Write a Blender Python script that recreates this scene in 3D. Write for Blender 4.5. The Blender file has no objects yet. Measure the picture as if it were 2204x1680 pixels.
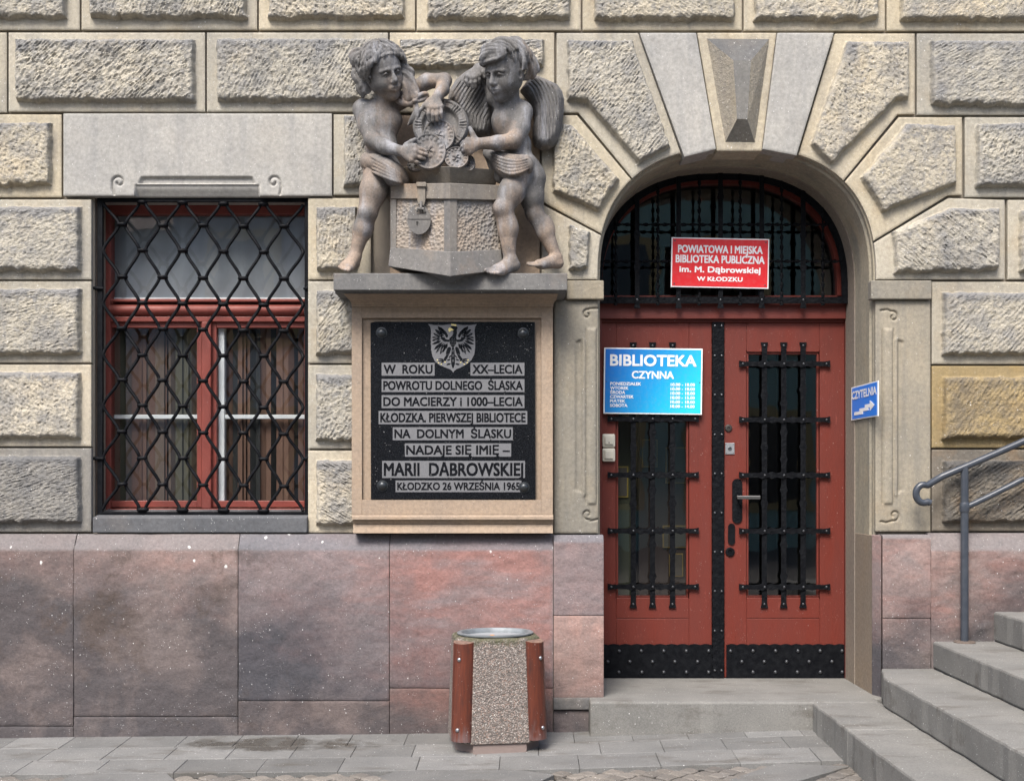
import bpy, math, random
import numpy as np
from mathutils import Vector, Matrix

# ---------------------------------------------------------------- camera, light
scene = bpy.context.scene
COL = scene.collection
FPX, CX, HY, DW, EYE = 2520.0, 1102.0, 1030.0, 7.0, 1.52   # survey of the photo: focal length, centre, horizon, distance, eye height

cam_data = bpy.data.cameras.new("camera")
cam = bpy.data.objects.new("camera", cam_data)
COL.objects.link(cam)
cam.location = (0, -DW, EYE)
cam.rotation_euler = (math.radians(90), 0, 0)
cam_data.sensor_width = 36
cam_data.lens = 36 * FPX / 2204
cam_data.shift_y = (HY - 840) / 2204
cam_data.clip_end = 500
scene.camera = cam

SUN_EL, SUN_AZ = 52, 20           # elevation; degrees to the left of the facade's normal
world = bpy.data.worlds.new("World")
scene.world = world
world.use_nodes = True
wn = world.node_tree.nodes
sky = wn.new("ShaderNodeTexSky")
sky.sky_type = 'NISHITA'
sky.sun_disc = False
sky.sun_elevation = math.radians(SUN_EL)
sky.sun_rotation = math.radians(180 + SUN_AZ)
sky.air_density = 1.0
sky.dust_density = 3.5
world.node_tree.links.new(sky.outputs[0], wn["Background"].inputs[0])
wn["Background"].inputs[1].default_value = 0.15

sun_data = bpy.data.lights.new("sun", 'SUN')
sun = bpy.data.objects.new("sun", sun_data)
COL.objects.link(sun)
sun_data.energy = 2.5
sun_data.angle = math.radians(24)
sun_data.color = (1.0, 0.955, 0.89)
_v = Vector((-math.sin(math.radians(SUN_AZ)) * math.cos(math.radians(SUN_EL)),
             -math.cos(math.radians(SUN_AZ)) * math.cos(math.radians(SUN_EL)),
             math.sin(math.radians(SUN_EL))))
sun.rotation_euler = _v.to_track_quat('Z', 'Y').to_euler()

scene.view_settings.view_transform = 'Standard'
scene.view_settings.look = 'None'
scene.view_settings.gamma = 1
scene.view_settings.use_curve_mapping = False
scene.view_settings.exposure = 1.08
scene.cycles.max_bounces = 6
scene.cycles.transparent_max_bounces = 12
scene.cycles.use_denoising = True

# ---------------------------------------------------------------- geometry helpers
def W(px, py, y=0.0):
    """A point of the survey (photo pixels of a 2204 wide print) at depth y, in metres."""
    d = DW + y
    return ((px - CX) * d / FPX, y, EYE + (HY - py) * d / FPX)

def WX(px, y=0.0): return (px - CX) * (DW + y) / FPX
def WZ(py, y=0.0): return EYE + (HY - py) * (DW + y) / FPX

class MB:
    """Collects faces for one mesh."""
    def __init__(s): s.v, s.f, s.mi, s.cur = [], [], [], 0
    def add(s, vs, fs):
        b = len(s.v); s.v += [tuple(map(float, p)) for p in vs]
        for f in fs: s.f.append([i + b for i in f]); s.mi.append(s.cur)
    def box(s, x0, x1, y0, y1, z0, z1):
        s.add([(x0,y0,z0),(x1,y0,z0),(x1,y1,z0),(x0,y1,z0),(x0,y0,z1),(x1,y0,z1),(x1,y1,z1),(x0,y1,z1)],
              [(0,3,2,1),(4,5,6,7),(0,1,5,4),(1,2,6,5),(2,3,7,6),(3,0,4,7)])
    def hexa(s, bottom, top):
        s.add(list(bottom) + list(top), [(0,3,2,1),(4,5,6,7),(0,1,5,4),(1,2,6,5),(2,3,7,6),(3,0,4,7)])
    def prism(s, pts, y0, y1):
        """pts: (x,z) outline, extruded from y0 (front) to y1."""
        n = len(pts)
        s.add([(p[0], y0, p[1]) for p in pts] + [(p[0], y1, p[1]) for p in pts],
              [list(range(n)), list(range(2*n-1, n-1, -1))] + [(i, i+n, (i+1) % n + n, (i+1) % n) for i in range(n)])
    def prism_z(s, pts, z0, z1):
        n = len(pts)
        s.add([(p[0], p[1], z0) for p in pts] + [(p[0], p[1], z1) for p in pts],
              [list(range(n-1, -1, -1)), list(range(n, 2*n))] + [(i, (i+1) % n, (i+1) % n + n, i+n) for i in range(n)])
    def tube(s, path, r, seg=8, cap=True):
        path = [Vector(p) for p in path]; n = len(path)
        rs = r if isinstance(r, (list, tuple)) else [r] * n
        t0 = (path[1] - path[0]).normalized()
        up = Vector((0,0,1)) if abs(t0.z) < .9 else Vector((0,1,0))
        a = t0.cross(up).normalized(); vs = []
        for i, p in enumerate(path):
            t = (path[min(i+1, n-1)] - path[max(i-1, 0)]).normalized()
            a = (a - t * a.dot(t)).normalized(); b = t.cross(a)
            for k in range(seg):
                w = 2*math.pi*k/seg
                vs.append(p + (a*math.cos(w) + b*math.sin(w)) * rs[i])
        fs = [(i*seg+k, i*seg+(k+1) % seg, (i+1)*seg+(k+1) % seg, (i+1)*seg+k) for i in range(n-1) for k in range(seg)]
        if cap: fs += [list(range(seg-1, -1, -1)), list(range((n-1)*seg, n*seg))]
        s.add(vs, fs)
    def lathe(s, c, prof, axis='z', seg=24):
        """prof: (radius, height) pairs round a centre."""
        vs = []
        for r, h in prof:
            for k in range(seg):
                w = 2*math.pi*k/seg; p, q = r*math.cos(w), r*math.sin(w)
                vs.append({'z': (c[0]+p, c[1]+q, c[2]+h), 'y': (c[0]+p, c[1]-h, c[2]+q), 'x': (c[0]+h, c[1]+p, c[2]+q)}[axis])
        n = len(prof)
        fs = [(i*seg+k, i*seg+(k+1) % seg, (i+1)*seg+(k+1) % seg, (i+1)*seg+k) for i in range(n-1) for k in range(seg)]
        fs += [list(range(seg-1, -1, -1)), list(range((n-1)*seg, n*seg))]
        s.add(vs, fs)
    def dome(s, c, r, h=None, seg=10):
        h = h or r*.6
        s.lathe(c, [(r*math.cos(a), h*math.sin(a)) for a in (0, .5, 1.0, 1.35)], 'y', seg)
    def build(s, name, mats, parent=None, smooth=False, bevel=0, local=False, auto=None):
        me = bpy.data.meshes.new(name)
        me.from_pydata(s.v, [], s.f)
        mats = mats if isinstance(mats, (list, tuple)) else [mats]
        for m in mats: me.materials.append(m)
        me.polygons.foreach_set("material_index", s.mi)
        if smooth: me.polygons.foreach_set("use_smooth", [True]*len(s.f))
        me.validate()
        o = bpy.data.objects.new(name, me)
        COL.objects.link(o)
        if auto is not None and smooth:
            me.set_sharp_from_angle(angle=math.radians(auto))
        if bevel:
            b = o.modifiers.new("bevel", 'BEVEL'); b.width = bevel; b.segments = 2; b.limit_method = 'ANGLE'
            b.angle_limit = math.radians(40)
        adopt(o, parent, local)
        return o

def adopt(o, parent, local=False):
    if parent is not None:
        o.parent = parent
        if not local:
            o.matrix_parent_inverse = root_matrix(parent).inverted()

def root_matrix(o):
    return o.matrix_basis.copy() if o.parent is None else root_matrix(o.parent) @ o.matrix_parent_inverse @ o.matrix_basis

def np_mesh(name, V, Q, mat, parent=None, smooth=True, cols=None, auto=None, local=False):
    me = bpy.data.meshes.new(name)
    V = np.asarray(V, np.float32); Q = np.asarray(Q, np.int32); k = Q.shape[1]
    me.vertices.add(len(V)); me.vertices.foreach_set("co", V.ravel())
    me.loops.add(Q.size); me.loops.foreach_set("vertex_index", Q.ravel())
    me.polygons.add(len(Q))
    me.polygons.foreach_set("loop_start", np.arange(0, Q.size, k, dtype=np.int32))
    me.polygons.foreach_set("loop_total", np.full(len(Q), k, np.int32))
    if smooth: me.polygons.foreach_set("use_smooth", np.ones(len(Q), bool))
    me.update(calc_edges=True)
    me.validate()
    if cols is not None:
        a = me.attributes.new("wear", 'FLOAT_COLOR', 'POINT')
        a.data.foreach_set("color", np.asarray(cols, np.float32).ravel())
    if auto is not None: me.set_sharp_from_angle(angle=math.radians(auto))
    me.materials.append(mat)
    o = bpy.data.objects.new(name, me); COL.objects.link(o)
    adopt(o, parent, local)
    return o

def thing(name, label, cat, loc=(0,0,0), rot=(0,0,0), group=None):
    o = bpy.data.objects.new(name, None); COL.objects.link(o)
    o.location = loc; o.rotation_euler = rot; o.empty_display_size = .1
    o['label'] = label; o['category'] = cat
    if group: o['group'] = group
    return o

def tag(o, label, cat, group=None):
    o['label'] = label; o['category'] = cat
    if group: o['group'] = group
    return o

def structure(o): o['kind'] = 'structure'; return o

# ---------------------------------------------------------------- noise for modelling rough stone
def _h(ix, iy, s):
    h = (ix.astype(np.int64)*374761393 + iy.astype(np.int64)*668265263 + int(s)*974634777) & 0xffffffff
    h = ((h ^ (h >> 13)) * 1274126177) & 0xffffffff
    return ((h ^ (h >> 16)) & 0xffff) / 65535.0

def vnoise(x, y, s=0):
    ix, iy = np.floor(x), np.floor(y); fx, fy = x-ix, y-iy
    fx = fx*fx*(3-2*fx); fy = fy*fy*(3-2*fy)
    return ((_h(ix,iy,s)*(1-fx)+_h(ix+1,iy,s)*fx)*(1-fy)+(_h(ix,iy+1,s)*(1-fx)+_h(ix+1,iy+1,s)*fx)*fy)*2-1

def fbm(x, y, s=0, o=4):
    r, a = 0, .5
    for i in range(o):
        r = r + a*vnoise(x*2**i+i*7.3, y*2**i-i*3.1, s+i); a *= .5
    return r

def facets(x, y, s=0):
    """Broken chisel facets: every cell is a tilted plane."""
    ix, iy = np.floor(x), np.floor(y); best = np.full(x.shape, 9.); val = np.zeros(x.shape)
    for dx in (-1,0,1):
        for dy in (-1,0,1):
            cx, cy = ix+dx, iy+dy
            qx = x-(cx+.15+.7*_h(cx,cy,s+1)); qy = y-(cy+.15+.7*_h(cx,cy,s+2))
            d = qx*qx+qy*qy
            v = (_h(cx,cy,s+3)-.5)*.7+(_h(cx,cy,s+4)-.35)*qx*1.3+(_h(cx,cy,s+5)-.35)*qy*1.3
            m = d < best; best = np.where(m, d, best); val = np.where(m, v, val)
    return val

def sstep(a, b, x):
    t = np.clip((x-a)/(b-a), 0, 1); return t*t*(3-2*t)

def poly_sd(P, X, Z):
    """Signed distance (inside negative) and nearest boundary point."""
    P = np.asarray(P, float); n = len(P)
    best = np.full(X.shape, 1e9); bx = np.zeros(X.shape); bz = np.zeros(X.shape); ins = np.zeros(X.shape, bool)
    for i in range(n):
        a, b = P[i], P[(i+1) % n]; e = b-a; L = max(e@e, 1e-12)
        t = np.clip(((X-a[0])*e[0]+(Z-a[1])*e[1])/L, 0, 1)
        qx, qz = a[0]+t*e[0], a[1]+t*e[1]; d = (X-qx)**2+(Z-qz)**2
        m = d < best; best = np.where(m, d, best); bx = np.where(m, qx, bx); bz = np.where(m, qz, bz)
        c = (a[1] > Z) != (b[1] > Z)
        if abs(e[1]) > 1e-12: ins ^= c & (X < a[0]+(Z-a[1])/e[1]*e[0])
    d = np.sqrt(best)
    return np.where(ins, -d, d), bx, bz

def inset(P, g):
    P = [Vector(p) for p in P]; n = len(P)
    area = sum(P[i].x*P[(i+1) % n].y-P[(i+1) % n].x*P[i].y for i in range(n)); sg = 1 if area > 0 else -1
    out = []
    for i in range(n):
        a, b, c = P[i-1], P[i], P[(i+1) % n]
        e1, e2 = (b-a).normalized(), (c-b).normalized()
        n1, n2 = Vector((-e1.y, e1.x))*sg, Vector((-e2.y, e2.x))*sg
        m = (n1+n2); m.normalize(); k = max(.35, m.dot(n1))
        out.append(tuple(b+m*(g/k)))
    return out

def seg_dist(pl, X, Z):
    best = np.full(X.shape, 1e9)
    for a, b in zip(pl[:-1], pl[1:]):
        ex, ez = b[0]-a[0], b[1]-a[1]; L = max(ex*ex+ez*ez, 1e-12)
        t = np.clip(((X-a[0])*ex+(Z-a[1])*ez)/L, 0, 1)
        best = np.minimum(best, np.hypot(X-a[0]-t*ex, Z-a[1]-t*ez))
    return best

def relief(name, cell, mat, parent, y0=0., hfun=None, wear=None, skirt=.05, res=.0066, seed=0, edge=.0035):
    """One dressed stone: outline `cell` in metres (x,z), face at depth y0 pushed out by hfun(X,Z)."""
    P = np.asarray(cell, float)
    x0, z0 = P.min(0)-res; x1, z1 = P.max(0)+res
    nx, nz = int((x1-x0)/res)+2, int((z1-z0)/res)+2
    X, Z = np.meshgrid(x0+np.arange(nx)*res, z0+np.arange(nz)*res, indexing='ij')
    sd, bx, bz = poly_sd(P, X, Z)
    ins = sd < -res*.25
    keep = ins[:-1,:-1] | ins[1:,:-1] | ins[:-1,1:] | ins[1:,1:]
    out = ~ins
    X = np.where(out, bx, X); Z = np.where(out, bz, Z)
    H = hfun(X, Z) if hfun else np.zeros(X.shape)
    H = H - edge*(1-sstep(0, edge*2.2, -sd))+.0012*fbm(X*9, Z*9, seed+50, 3)
    V = np.stack([X, y0-H, Z], -1).reshape(-1, 3)
    idx = np.arange(nx*nz).reshape(nx, nz)
    Q = np.stack([idx[:-1,:-1], idx[1:,:-1], idx[1:,1:], idx[:-1,1:]], -1)[keep]
    E = np.concatenate([Q[:,[0,1]], Q[:,[1,2]], Q[:,[2,3]], Q[:,[3,0]]])
    key = np.sort(E, 1); key = key[:,0].astype(np.int64)*(nx*nz)+key[:,1]
    _, first, cnt = np.unique(key, return_index=True, return_counts=True)
    B = E[first[cnt == 1]]
    bv, inv = np.unique(B, return_inverse=True); inv = inv.reshape(B.shape)
    back = V[bv].copy(); back[:,1] = y0+skirt
    nb = len(V); V = np.concatenate([V, back])
    QB = np.stack([B[:,1], B[:,0], nb+inv[:,0], nb+inv[:,1]], -1)
    Q = np.concatenate([Q, QB])
    C = wear(X, Z) if wear else np.zeros(X.shape+(4,))
    C = C.reshape(-1, 4); C = np.concatenate([C, C[bv]])
    used = np.unique(Q); rm = np.full(len(V), -1); rm[used] = np.arange(len(used))
    return np_mesh(name, V[used], rm[Q], mat, parent, True, C[used], auto=50)

def pxpoly(pts, y=0.): return [(WX(a, y), WZ(b, y)) for a, b in pts]
def rect(x0, y0, x1, y1): return [(x0,y0),(x1,y0),(x1,y1),(x0,y1)]

# ---------------------------------------------------------------- materials
class G:
    def __init__(s, name):
        s.m = bpy.data.materials.new(name); s.m.use_nodes = True
        s.t = s.m.node_tree; s.b = s.t.nodes["Principled BSDF"]
        s._c = None
    def n(s, typ, **kw):
        x = s.t.nodes.new(typ)
        for k, v in kw.items(): setattr(x, k, v)
        return x
    def put(s, sock, v):
        if isinstance(v, bpy.types.NodeSocket): s.t.links.new(v, sock)
        else:
            if isinstance(v, (tuple, list)) and len(v) == 3 and sock.type == 'RGBA': v = (*v, 1)
            sock.default_value = v
    def co(s, sx=1, sy=1, sz=1, rot=(0,0,0)):
        if s._c is None: s._c = s.n("ShaderNodeTexCoord").outputs['Object']
        m = s.n("ShaderNodeMapping"); s.put(m.inputs[0], s._c)
        m.inputs['Scale'].default_value = (sx, sy, sz); m.inputs['Rotation'].default_value = rot
        return m.outputs[0]
    def noise(s, scale, detail=4, rough=.55, vec=None, dist=0):
        x = s.n("ShaderNodeTexNoise"); s.put(x.inputs['Vector'], vec or s.co())
        x.inputs['Scale'].default_value = scale; x.inputs['Detail'].default_value = detail
        x.inputs['Roughness'].default_value = rough; x.inputs['Distortion'].default_value = dist
        return x.outputs['Fac']
    def voro(s, scale, feat='F1', out='Distance', vec=None):
        x = s.n("ShaderNodeTexVoronoi", feature=feat); s.put(x.inputs['Vector'], vec or s.co())
        x.inputs['Scale'].default_value = scale
        return x.outputs[out]
    def ramp(s, fac, stops):
        x = s.n("ShaderNodeValToRGB"); s.put(x.inputs[0], fac); e = x.color_ramp.elements
        while len(e) < len(stops): e.new(.5)
        for el, (p, c) in zip(e, stops):
            el.position = p; el.color = (c, c, c, 1) if not isinstance(c, (tuple, list)) else (*c, 1)
        return x.outputs[0]
    def mix(s, fac, a, b, mode='MIX'):
        x = s.n("ShaderNodeMix", data_type='RGBA', blend_type=mode)
        s.put(x.inputs[0], fac); s.put(x.inputs[6], a); s.put(x.inputs[7], b)
        return x.outputs[2]
    def math(s, op, a, b=0., clamp=False):
        x = s.n("ShaderNodeMath", operation=op, use_clamp=clamp); s.put(x.inputs[0], a); s.put(x.inputs[1], b)
        return x.outputs[0]
    def attr(s, name="wear"):
        a = s.n("ShaderNodeAttribute", attribute_name=name); q = s.n("ShaderNodeSeparateColor"); s.put(q.inputs[0], a.outputs['Color'])
        return q.outputs
    def rand(s): return s.n("ShaderNodeObjectInfo").outputs['Random']
    def xyz(s):
        q = s.n("ShaderNodeSeparateXYZ"); s.put(q.inputs[0], s.co()); return q.outputs
    def bump(s, h, strength=.3, dist=.01, prev=None):
        x = s.n("ShaderNodeBump"); s.put(x.inputs['Height'], h); x.inputs['Strength'].default_value = strength
        x.inputs['Distance'].default_value = dist
        if prev is not None: s.put(x.inputs['Normal'], prev)
        return x.outputs[0]
    def out(s, col=None, rough=None, normal=None, metal=None, spec=None):
        for k, v in (('Base Color', col), ('Roughness', rough), ('Normal', normal), ('Metallic', metal), ('Specular IOR Level', spec)):
            if v is not None: s.put(s.b.inputs[k], v)
        return s.m

def specks(g, amount=1.0):
    """Scattered droppings and flecks of lime: small white dots of irregular size."""
    a = g.ramp(g.voro(26, 'F1', 'Distance', g.co(1, 1, .8)), [(0, 1), (.06, 1), (.095, 0)])
    k = g.ramp(g.noise(5.5, 3), [(.47, 0), (.58, 1)])
    b = g.ramp(g.voro(75), [(0, 1), (.11, 1), (.16, 0)])
    k2 = g.ramp(g.noise(17, 3), [(.54, 0), (.60, 1)])
    return g.math('MULTIPLY', g.math('MAXIMUM', g.math('MULTIPLY', a, k), g.math('MULTIPLY', b, k2)), amount, True)

def stone_mat(name, light, mid, soot, ochre, speck=.8, streak=.35, grain=.35, vmix=.5, sootk=1.0):
    g = G(name)
    w = g.attr()
    low = g.noise(2.1, 5, .6)
    base = g.mix(g.ramp(low, [(.35, 0), (.65, 1)]), light, mid)
    base = g.mix(g.ramp(g.noise(3.3, 4, .6, g.co(1.0, 1.0, 1.0, (0, .5, 0))), [(.53, 0), (.75, vmix)]), base, ochre)
    r = g.rand()
    base = g.mix(1.0, base, g.ramp(r, [(0, (.76,.78,.81)), (.3, (1.0,.99,.97)), (.55, (.88,.87,.85)), (.8, (1.06,1.0,.88)), (1, (1.07,1.04,1.0))]), 'MULTIPLY')
    st = g.ramp(g.noise(5, 4, .6, g.co(2.2, 2.2, .16)), [(.5, 0), (.72, streak)])
    base = g.mix(st, base, soot)
    base = g.mix(g.ramp(g.noise(1.7, 6, .68, g.co(1, 1, .8)), [(.50, 0), (.72, .38)]), base, soot)
    # sooty skin of the rough faces
    patch = g.math('MAXIMUM', g.ramp(g.noise(6.5, 6, .70), [(.44, 0), (.64, .85)]), g.ramp(g.noise(21, 5, .7), [(.49, 0), (.60, .70)]))
    sootf = g.math('ADD', g.math('MULTIPLY', patch, w[0]), g.math('MULTIPLY', w[1], sootk), True)
    fine = g.ramp(g.noise(46, 4, .7), [(.25, .72), (.7, 1.12)])
    base = g.mix(g.math('MULTIPLY', w[0], .25), base, light)
    base = g.mix(g.math('MULTIPLY', sootf, .8), base, soot)
    base = g.mix(1.0, base, fine, 'MULTIPLY')
    base = g.mix(g.ramp(g.noise(160, 3, .8), [(.35, .28), (.5, 0)]), base, soot)
    base = g.mix(specks(g, speck), base, (.72,.72,.70))
    h = g.math('ADD', g.math('MULTIPLY', g.noise(55, 5, .7), 1.0), g.math('MULTIPLY', g.noise(210, 3, .7), .45))
    chips = g.math('MULTIPLY', g.math('ADD', g.voro(75, 'F1', 'Distance', g.co(1, 1, 1.6, (0, .6, 0))), g.math('MULTIPLY', g.noise(95, 4, .75), .8)), w[0])
    return g.out(base, .92, g.bump(chips, .32, .008, g.bump(h, grain, .012)), spec=.2)

M = {}
M['stone'] = stone_mat("sandstone", (.435,.402,.330), (.355,.332,.28), (.150,.154,.163), (.36,.285,.18))
M['stone_grey'] = stone_mat("smooth_grey_stone", (.40,.392,.37), (.325,.322,.31), (.19,.195,.20), (.36,.335,.29), speck=.5, streak=.4, grain=.14, vmix=.3)
M['stone_tan'] = stone_mat("tan_stone", (.385,.295,.215), (.325,.255,.195), (.19,.165,.145), (.355,.24,.155), speck=.3, streak=.25, grain=.16)
M['stone_jamb'] = stone_mat("jamb_stone", (.325,.29,.225), (.25,.23,.19), (.135,.135,.13), (.32,.25,.16), speck=.5, streak=.55, grain=.2)
M['stone_dark'] = stone_mat("grey_sill_stone", (.140,.142,.148), (.110,.114,.122), (.065,.068,.075), (.16,.14,.125), speck=.9, streak=.3, grain=.2)
M['stone_ochre'] = stone_mat("ochre_stone", (.36,.275,.145), (.32,.24,.12), (.11,.10,.088), (.37,.245,.09), vmix=.9)
M['stone_brown'] = stone_mat("brown_stone", (.20,.175,.14), (.16,.145,.125), (.07,.07,.07), (.24,.155,.085), vmix=.8)

def plinth_mat():
    g = G("red_sandstone")
    p = g.xyz()
    w = g.attr()
    n1 = g.noise(1.5, 6, .62); n2 = g.noise(4.2, 6, .65, dist=.8); n3 = g.noise(.9, 3)
    pink = g.mix(g.ramp(n2, [(.35, 0), (.68, 1)]), (.285,.205,.190), (.215,.178,.175))
    pink = g.mix(g.math('MULTIPLY', g.ramp(g.math('ADD', g.noise(3, 5, .6, g.co(.6, 1, 2.4, (0, -.35, 0))), g.ramp(g.math('ADD', g.math('MULTIPLY', p[0], .5), .5), [(.132, 0), (.134, .13), (.618, .13), (.622, -.0)])), [(.46, 0), (.68, .9)]), g.ramp(g.math('ADD', g.math('MULTIPLY', p[0], .2), .5), [(.20, .25), (.35, 1), (.545, 1), (.55, .15), (.85, .15), (.92, .8)])), pink, (.31,.160,.135))
    # damp grey crust rising from the pavement, thickest at the left end of the wall
    damp = g.math('ADD', g.math('MULTIPLY', p[2], -1.15), g.math('MAXIMUM', g.math('MULTIPLY', p[0], -.38), g.math('ADD', g.math('MULTIPLY', p[0], .30), -.20)))
    damp = g.math('ADD', damp, g.math('ADD', g.math('MULTIPLY', n1, 1.5), .0))
    col = g.mix(g.ramp(damp, [(.0, 0), (.75, .92)]), pink, (.056,.057,.064))
    violet = g.ramp(g.noise(2.6, 5, .6, dist=.5), [(.47, 0), (.63, .5)])
    col = g.mix(violet, col, (.172,.146,.142))
    col = g.mix(g.math('MULTIPLY', g.ramp(g.noise(2.3, 6, .72, dist=.25), [(.54, 0), (.66, .85)]), g.ramp(g.math('ADD', g.math('MULTIPLY', p[0], .25), .75), [(.30, .9), (.50, 0)])), col, (.070,.056,.050))
    col = g.mix(w[1], col, (.150,.150,.158))
    col = g.mix(1, col, g.ramp(g.rand(), [(0, (.82,.85,.90)), (.5, (1.02,.99,.96)), (1, (1.14,1.02,.95))]), 'MULTIPLY')
    col = g.mix(1.0, col, g.ramp(g.noise(60, 4, .7), [(.25, .74), (.7, 1.12)]), 'MULTIPLY')
    drop = g.ramp(g.math('ADD', g.voro(8.5, 'F1', 'Distance', g.co(1, 1, .7)), g.math('MULTIPLY', g.noise(45, 4, .7), .16)), [(.135, 1), (.165, 0)])
    drop = g.math('MULTIPLY', drop, g.ramp(p[2], [(.99, 0), (1.0, 1)]))
    col = g.mix(g.math('MULTIPLY', drop, .85), col, (.68,.68,.66))
    col = g.mix(specks(g, .55), col, (.70,.70,.70))
    h = g.math('ADD', g.noise(26, 5, .65), g.math('MULTIPLY', g.noise(110, 3, .7), .5))
    return g.out(col, .85, g.bump(h, .42, .014), spec=.25)
M['plinth'] = plinth_mat()

def carved_mat():
    g = G("carved_stone")
    p = g.xyz()
    n1 = g.noise(3.1, 5, .6); n2 = g.noise(9, 5, .65)
    # tan where rain has kept the lower stone clean, sooty grey higher up
    t = g.math('ADD', g.math('MULTIPLY', g.math('SUBTRACT', 3.62, p[2]), .38), g.math('MULTIPLY', g.math('SUBTRACT', n1, .5), 1.9))
    c = g.mix(g.ramp(t, [(-.02, 0), (.36, .9)]), (.122,.118,.115), (.275,.212,.165))
    c = g.mix(g.ramp(g.noise(6, 4, .6, g.co(1.8, 1.8, .3)), [(.50, 0), (.68, .75)]), c, (.27,.275,.295))
    c = g.mix(g.ramp(n2, [(.49, 0), (.70, .75)]), c, (.080,.080,.083))
    c = g.mix(1, c, g.ramp(g.noise(90, 3, .7), [(.25, .7), (.7, 1.18)]), 'MULTIPLY')
    c = g.mix(specks(g, .5), c, (.6,.6,.6))
    h = g.math('ADD', g.noise(70, 4, .7), g.math('MULTIPLY', g.noise(220, 2, .7), .5))
    return g.out(c, .78, g.bump(h, .3, .009), spec=.3)
M['carved'] = carved_mat()

def paint_mat(name, col, dark, rough=.5, wear=.5, stretch=(1,1,1)):
    g = G(name)
    n = g.noise(9, 5, .6, g.co(*stretch))
    c = g.mix(g.ramp(n, [(.3, 0), (.75, wear)]), col, dark)
    c = g.mix(g.ramp(g.noise(70, 3, .7, g.co(*stretch)), [(.32, .25), (.5, 0)]), c, dark)
    c = g.mix(g.ramp(g.noise(2.6, 6, .7, g.co(1, 1, .5)), [(.50, 0), (.72, .55)]), c, tuple(q*.62 for q in dark))
    c = g.mix(g.ramp(g.noise(26, 5, .75, g.co(1, 1, .35)), [(.62, 0), (.72, .35)]), c, tuple(min(1, q*1.9+.03) for q in col))
    c = g.mix(g.math('MULTIPLY', specks(g, .5), .6), c, (.5,.42,.4))
    h = g.noise(120, 3, .6, g.co(*stretch))
    return g.out(c, g.ramp(n, [(.3, rough-.08), (.7, rough+.12)]), g.bump(h, .22, .006), spec=.35)
M['red_wood'] = paint_mat("red_painted_wood", (.128,.022,.014), (.090,.018,.013), .52, .6, (1, 1, .2))
M['red_wood_flat'] = paint_mat("red_painted_rail", (.112,.021,.015), (.080,.017,.013), .5, .6, (.2, 1, 1))

def iron_mat(name, scale, strength, col=(.004,.0045,.006)):
    g = G(name)
    v = g.voro(scale, 'SMOOTH_F1')
    c = g.mix(g.ramp(g.noise(30, 4), [(.4, 0), (.75, 1)]), col, (.009,.010,.012))
    return g.out(c, g.ramp(g.noise(25, 3), [(.3, .38), (.7, .6)]), g.bump(v, strength, .007), spec=.085)
M['red_window'] = paint_mat("red_window_paint", (.225,.055,.043), (.16,.042,.034), .45, .6, (.3, 1, .3))
M['reveal'] = stone_mat("reveal_stone", (.31,.285,.225), (.24,.225,.185), (.145,.145,.135), (.31,.25,.165), speck=.5, streak=.55, grain=.2)  # reveal stone, close in tone to the jamb stone
M['quoin_grey'] = stone_mat("weathered_grey_stone", (.245,.235,.215), (.195,.19,.18), (.11,.112,.118), (.24,.20,.15))
M['iron'] = iron_mat("black_wrought_iron", 70, .3)
M['iron_hammered'] = iron_mat("hammered_black_iron", 60, .45)
M['iron_plain'] = iron_mat("black_painted_iron", 140, .12)
M['rivet'] = G("worn_rivet_steel").out((.10,.105,.115), .3, metal=.8)

def simple(name, col, rough=.5, metal=0, bump=None, spec=.5):
    g = G(name); nm = None
    if bump: nm = g.bump(g.noise(bump[0], 4, .6), bump[1], .005)
    c = g.mix(g.ramp(g.noise(14, 5, .65), [(.3, 0), (.8, .35)]), col, tuple(x*.6 for x in col))
    return g.out(c, rough, nm, metal, spec)

def glass_mat(name, tint=(.8,.82,.82), boost=1.6):
    g = G(name)
    tr = g.n("ShaderNodeBsdfTransparent"); tr.inputs[0].default_value = (*tint, 1)
    gl = g.n("ShaderNodeBsdfGlossy"); gl.inputs['Roughness'].default_value = .015
    fr = g.n("ShaderNodeLayerWeight"); fr.inputs[0].default_value = .5
    fac = g.math('ADD', .042, g.math('MULTIPLY', g.math('POWER', fr.outputs['Facing'], 5.), .9))
    nb = g.bump(g.noise(2.2, 2), .10, .02)
    g.put(gl.inputs['Normal'], nb)
    mx = g.n("ShaderNodeMixShader"); g.put(mx.inputs[0], g.math('MULTIPLY', fac, boost, True))
    g.put(mx.inputs[1], tr.outputs[0]); g.put(mx.inputs[2], gl.outputs[0])
    g.put(g.t.nodes["Material Output"].inputs[0], mx.outputs[0])
    return g.m
M['glass'] = glass_mat("window_glass", (.86,.88,.87), 2.7)
M['dark'] = simple("dim_interior", (.03,.028,.026), .9)
M['white_paint'] = simple("white_paint", (.80,.83,.87), .5)

# ================================================================ THE BUILDING
bld = thing("library_building", "rusticated sandstone building with red plinth, barred window and arched red doorway", "building")
random.seed(4)

# arch of the doorway (superellipse), in survey pixels at the wall face
AXC, AYC, AA, AB, AN = 1586.0, 600.0, 298.0, 281.0, 2.5
def arch_t(t):
    c, s_ = math.cos(t), math.sin(t)
    return (AXC + AA*math.copysign(abs(c)**(2/AN), c), AYC - AB*abs(s_)**(2/AN))
def t_of_x(px):
    c = max(-1, min(1, (px-AXC)/AA)); return math.acos(math.copysign(abs(c)**(AN/2), c))
def arc_px(xa, xb, n=14):
    ta, tb = t_of_x(xa), t_of_x(xb)
    return [arch_t(ta+(tb-ta)*i/n) for i in range(n+1)]

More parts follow.
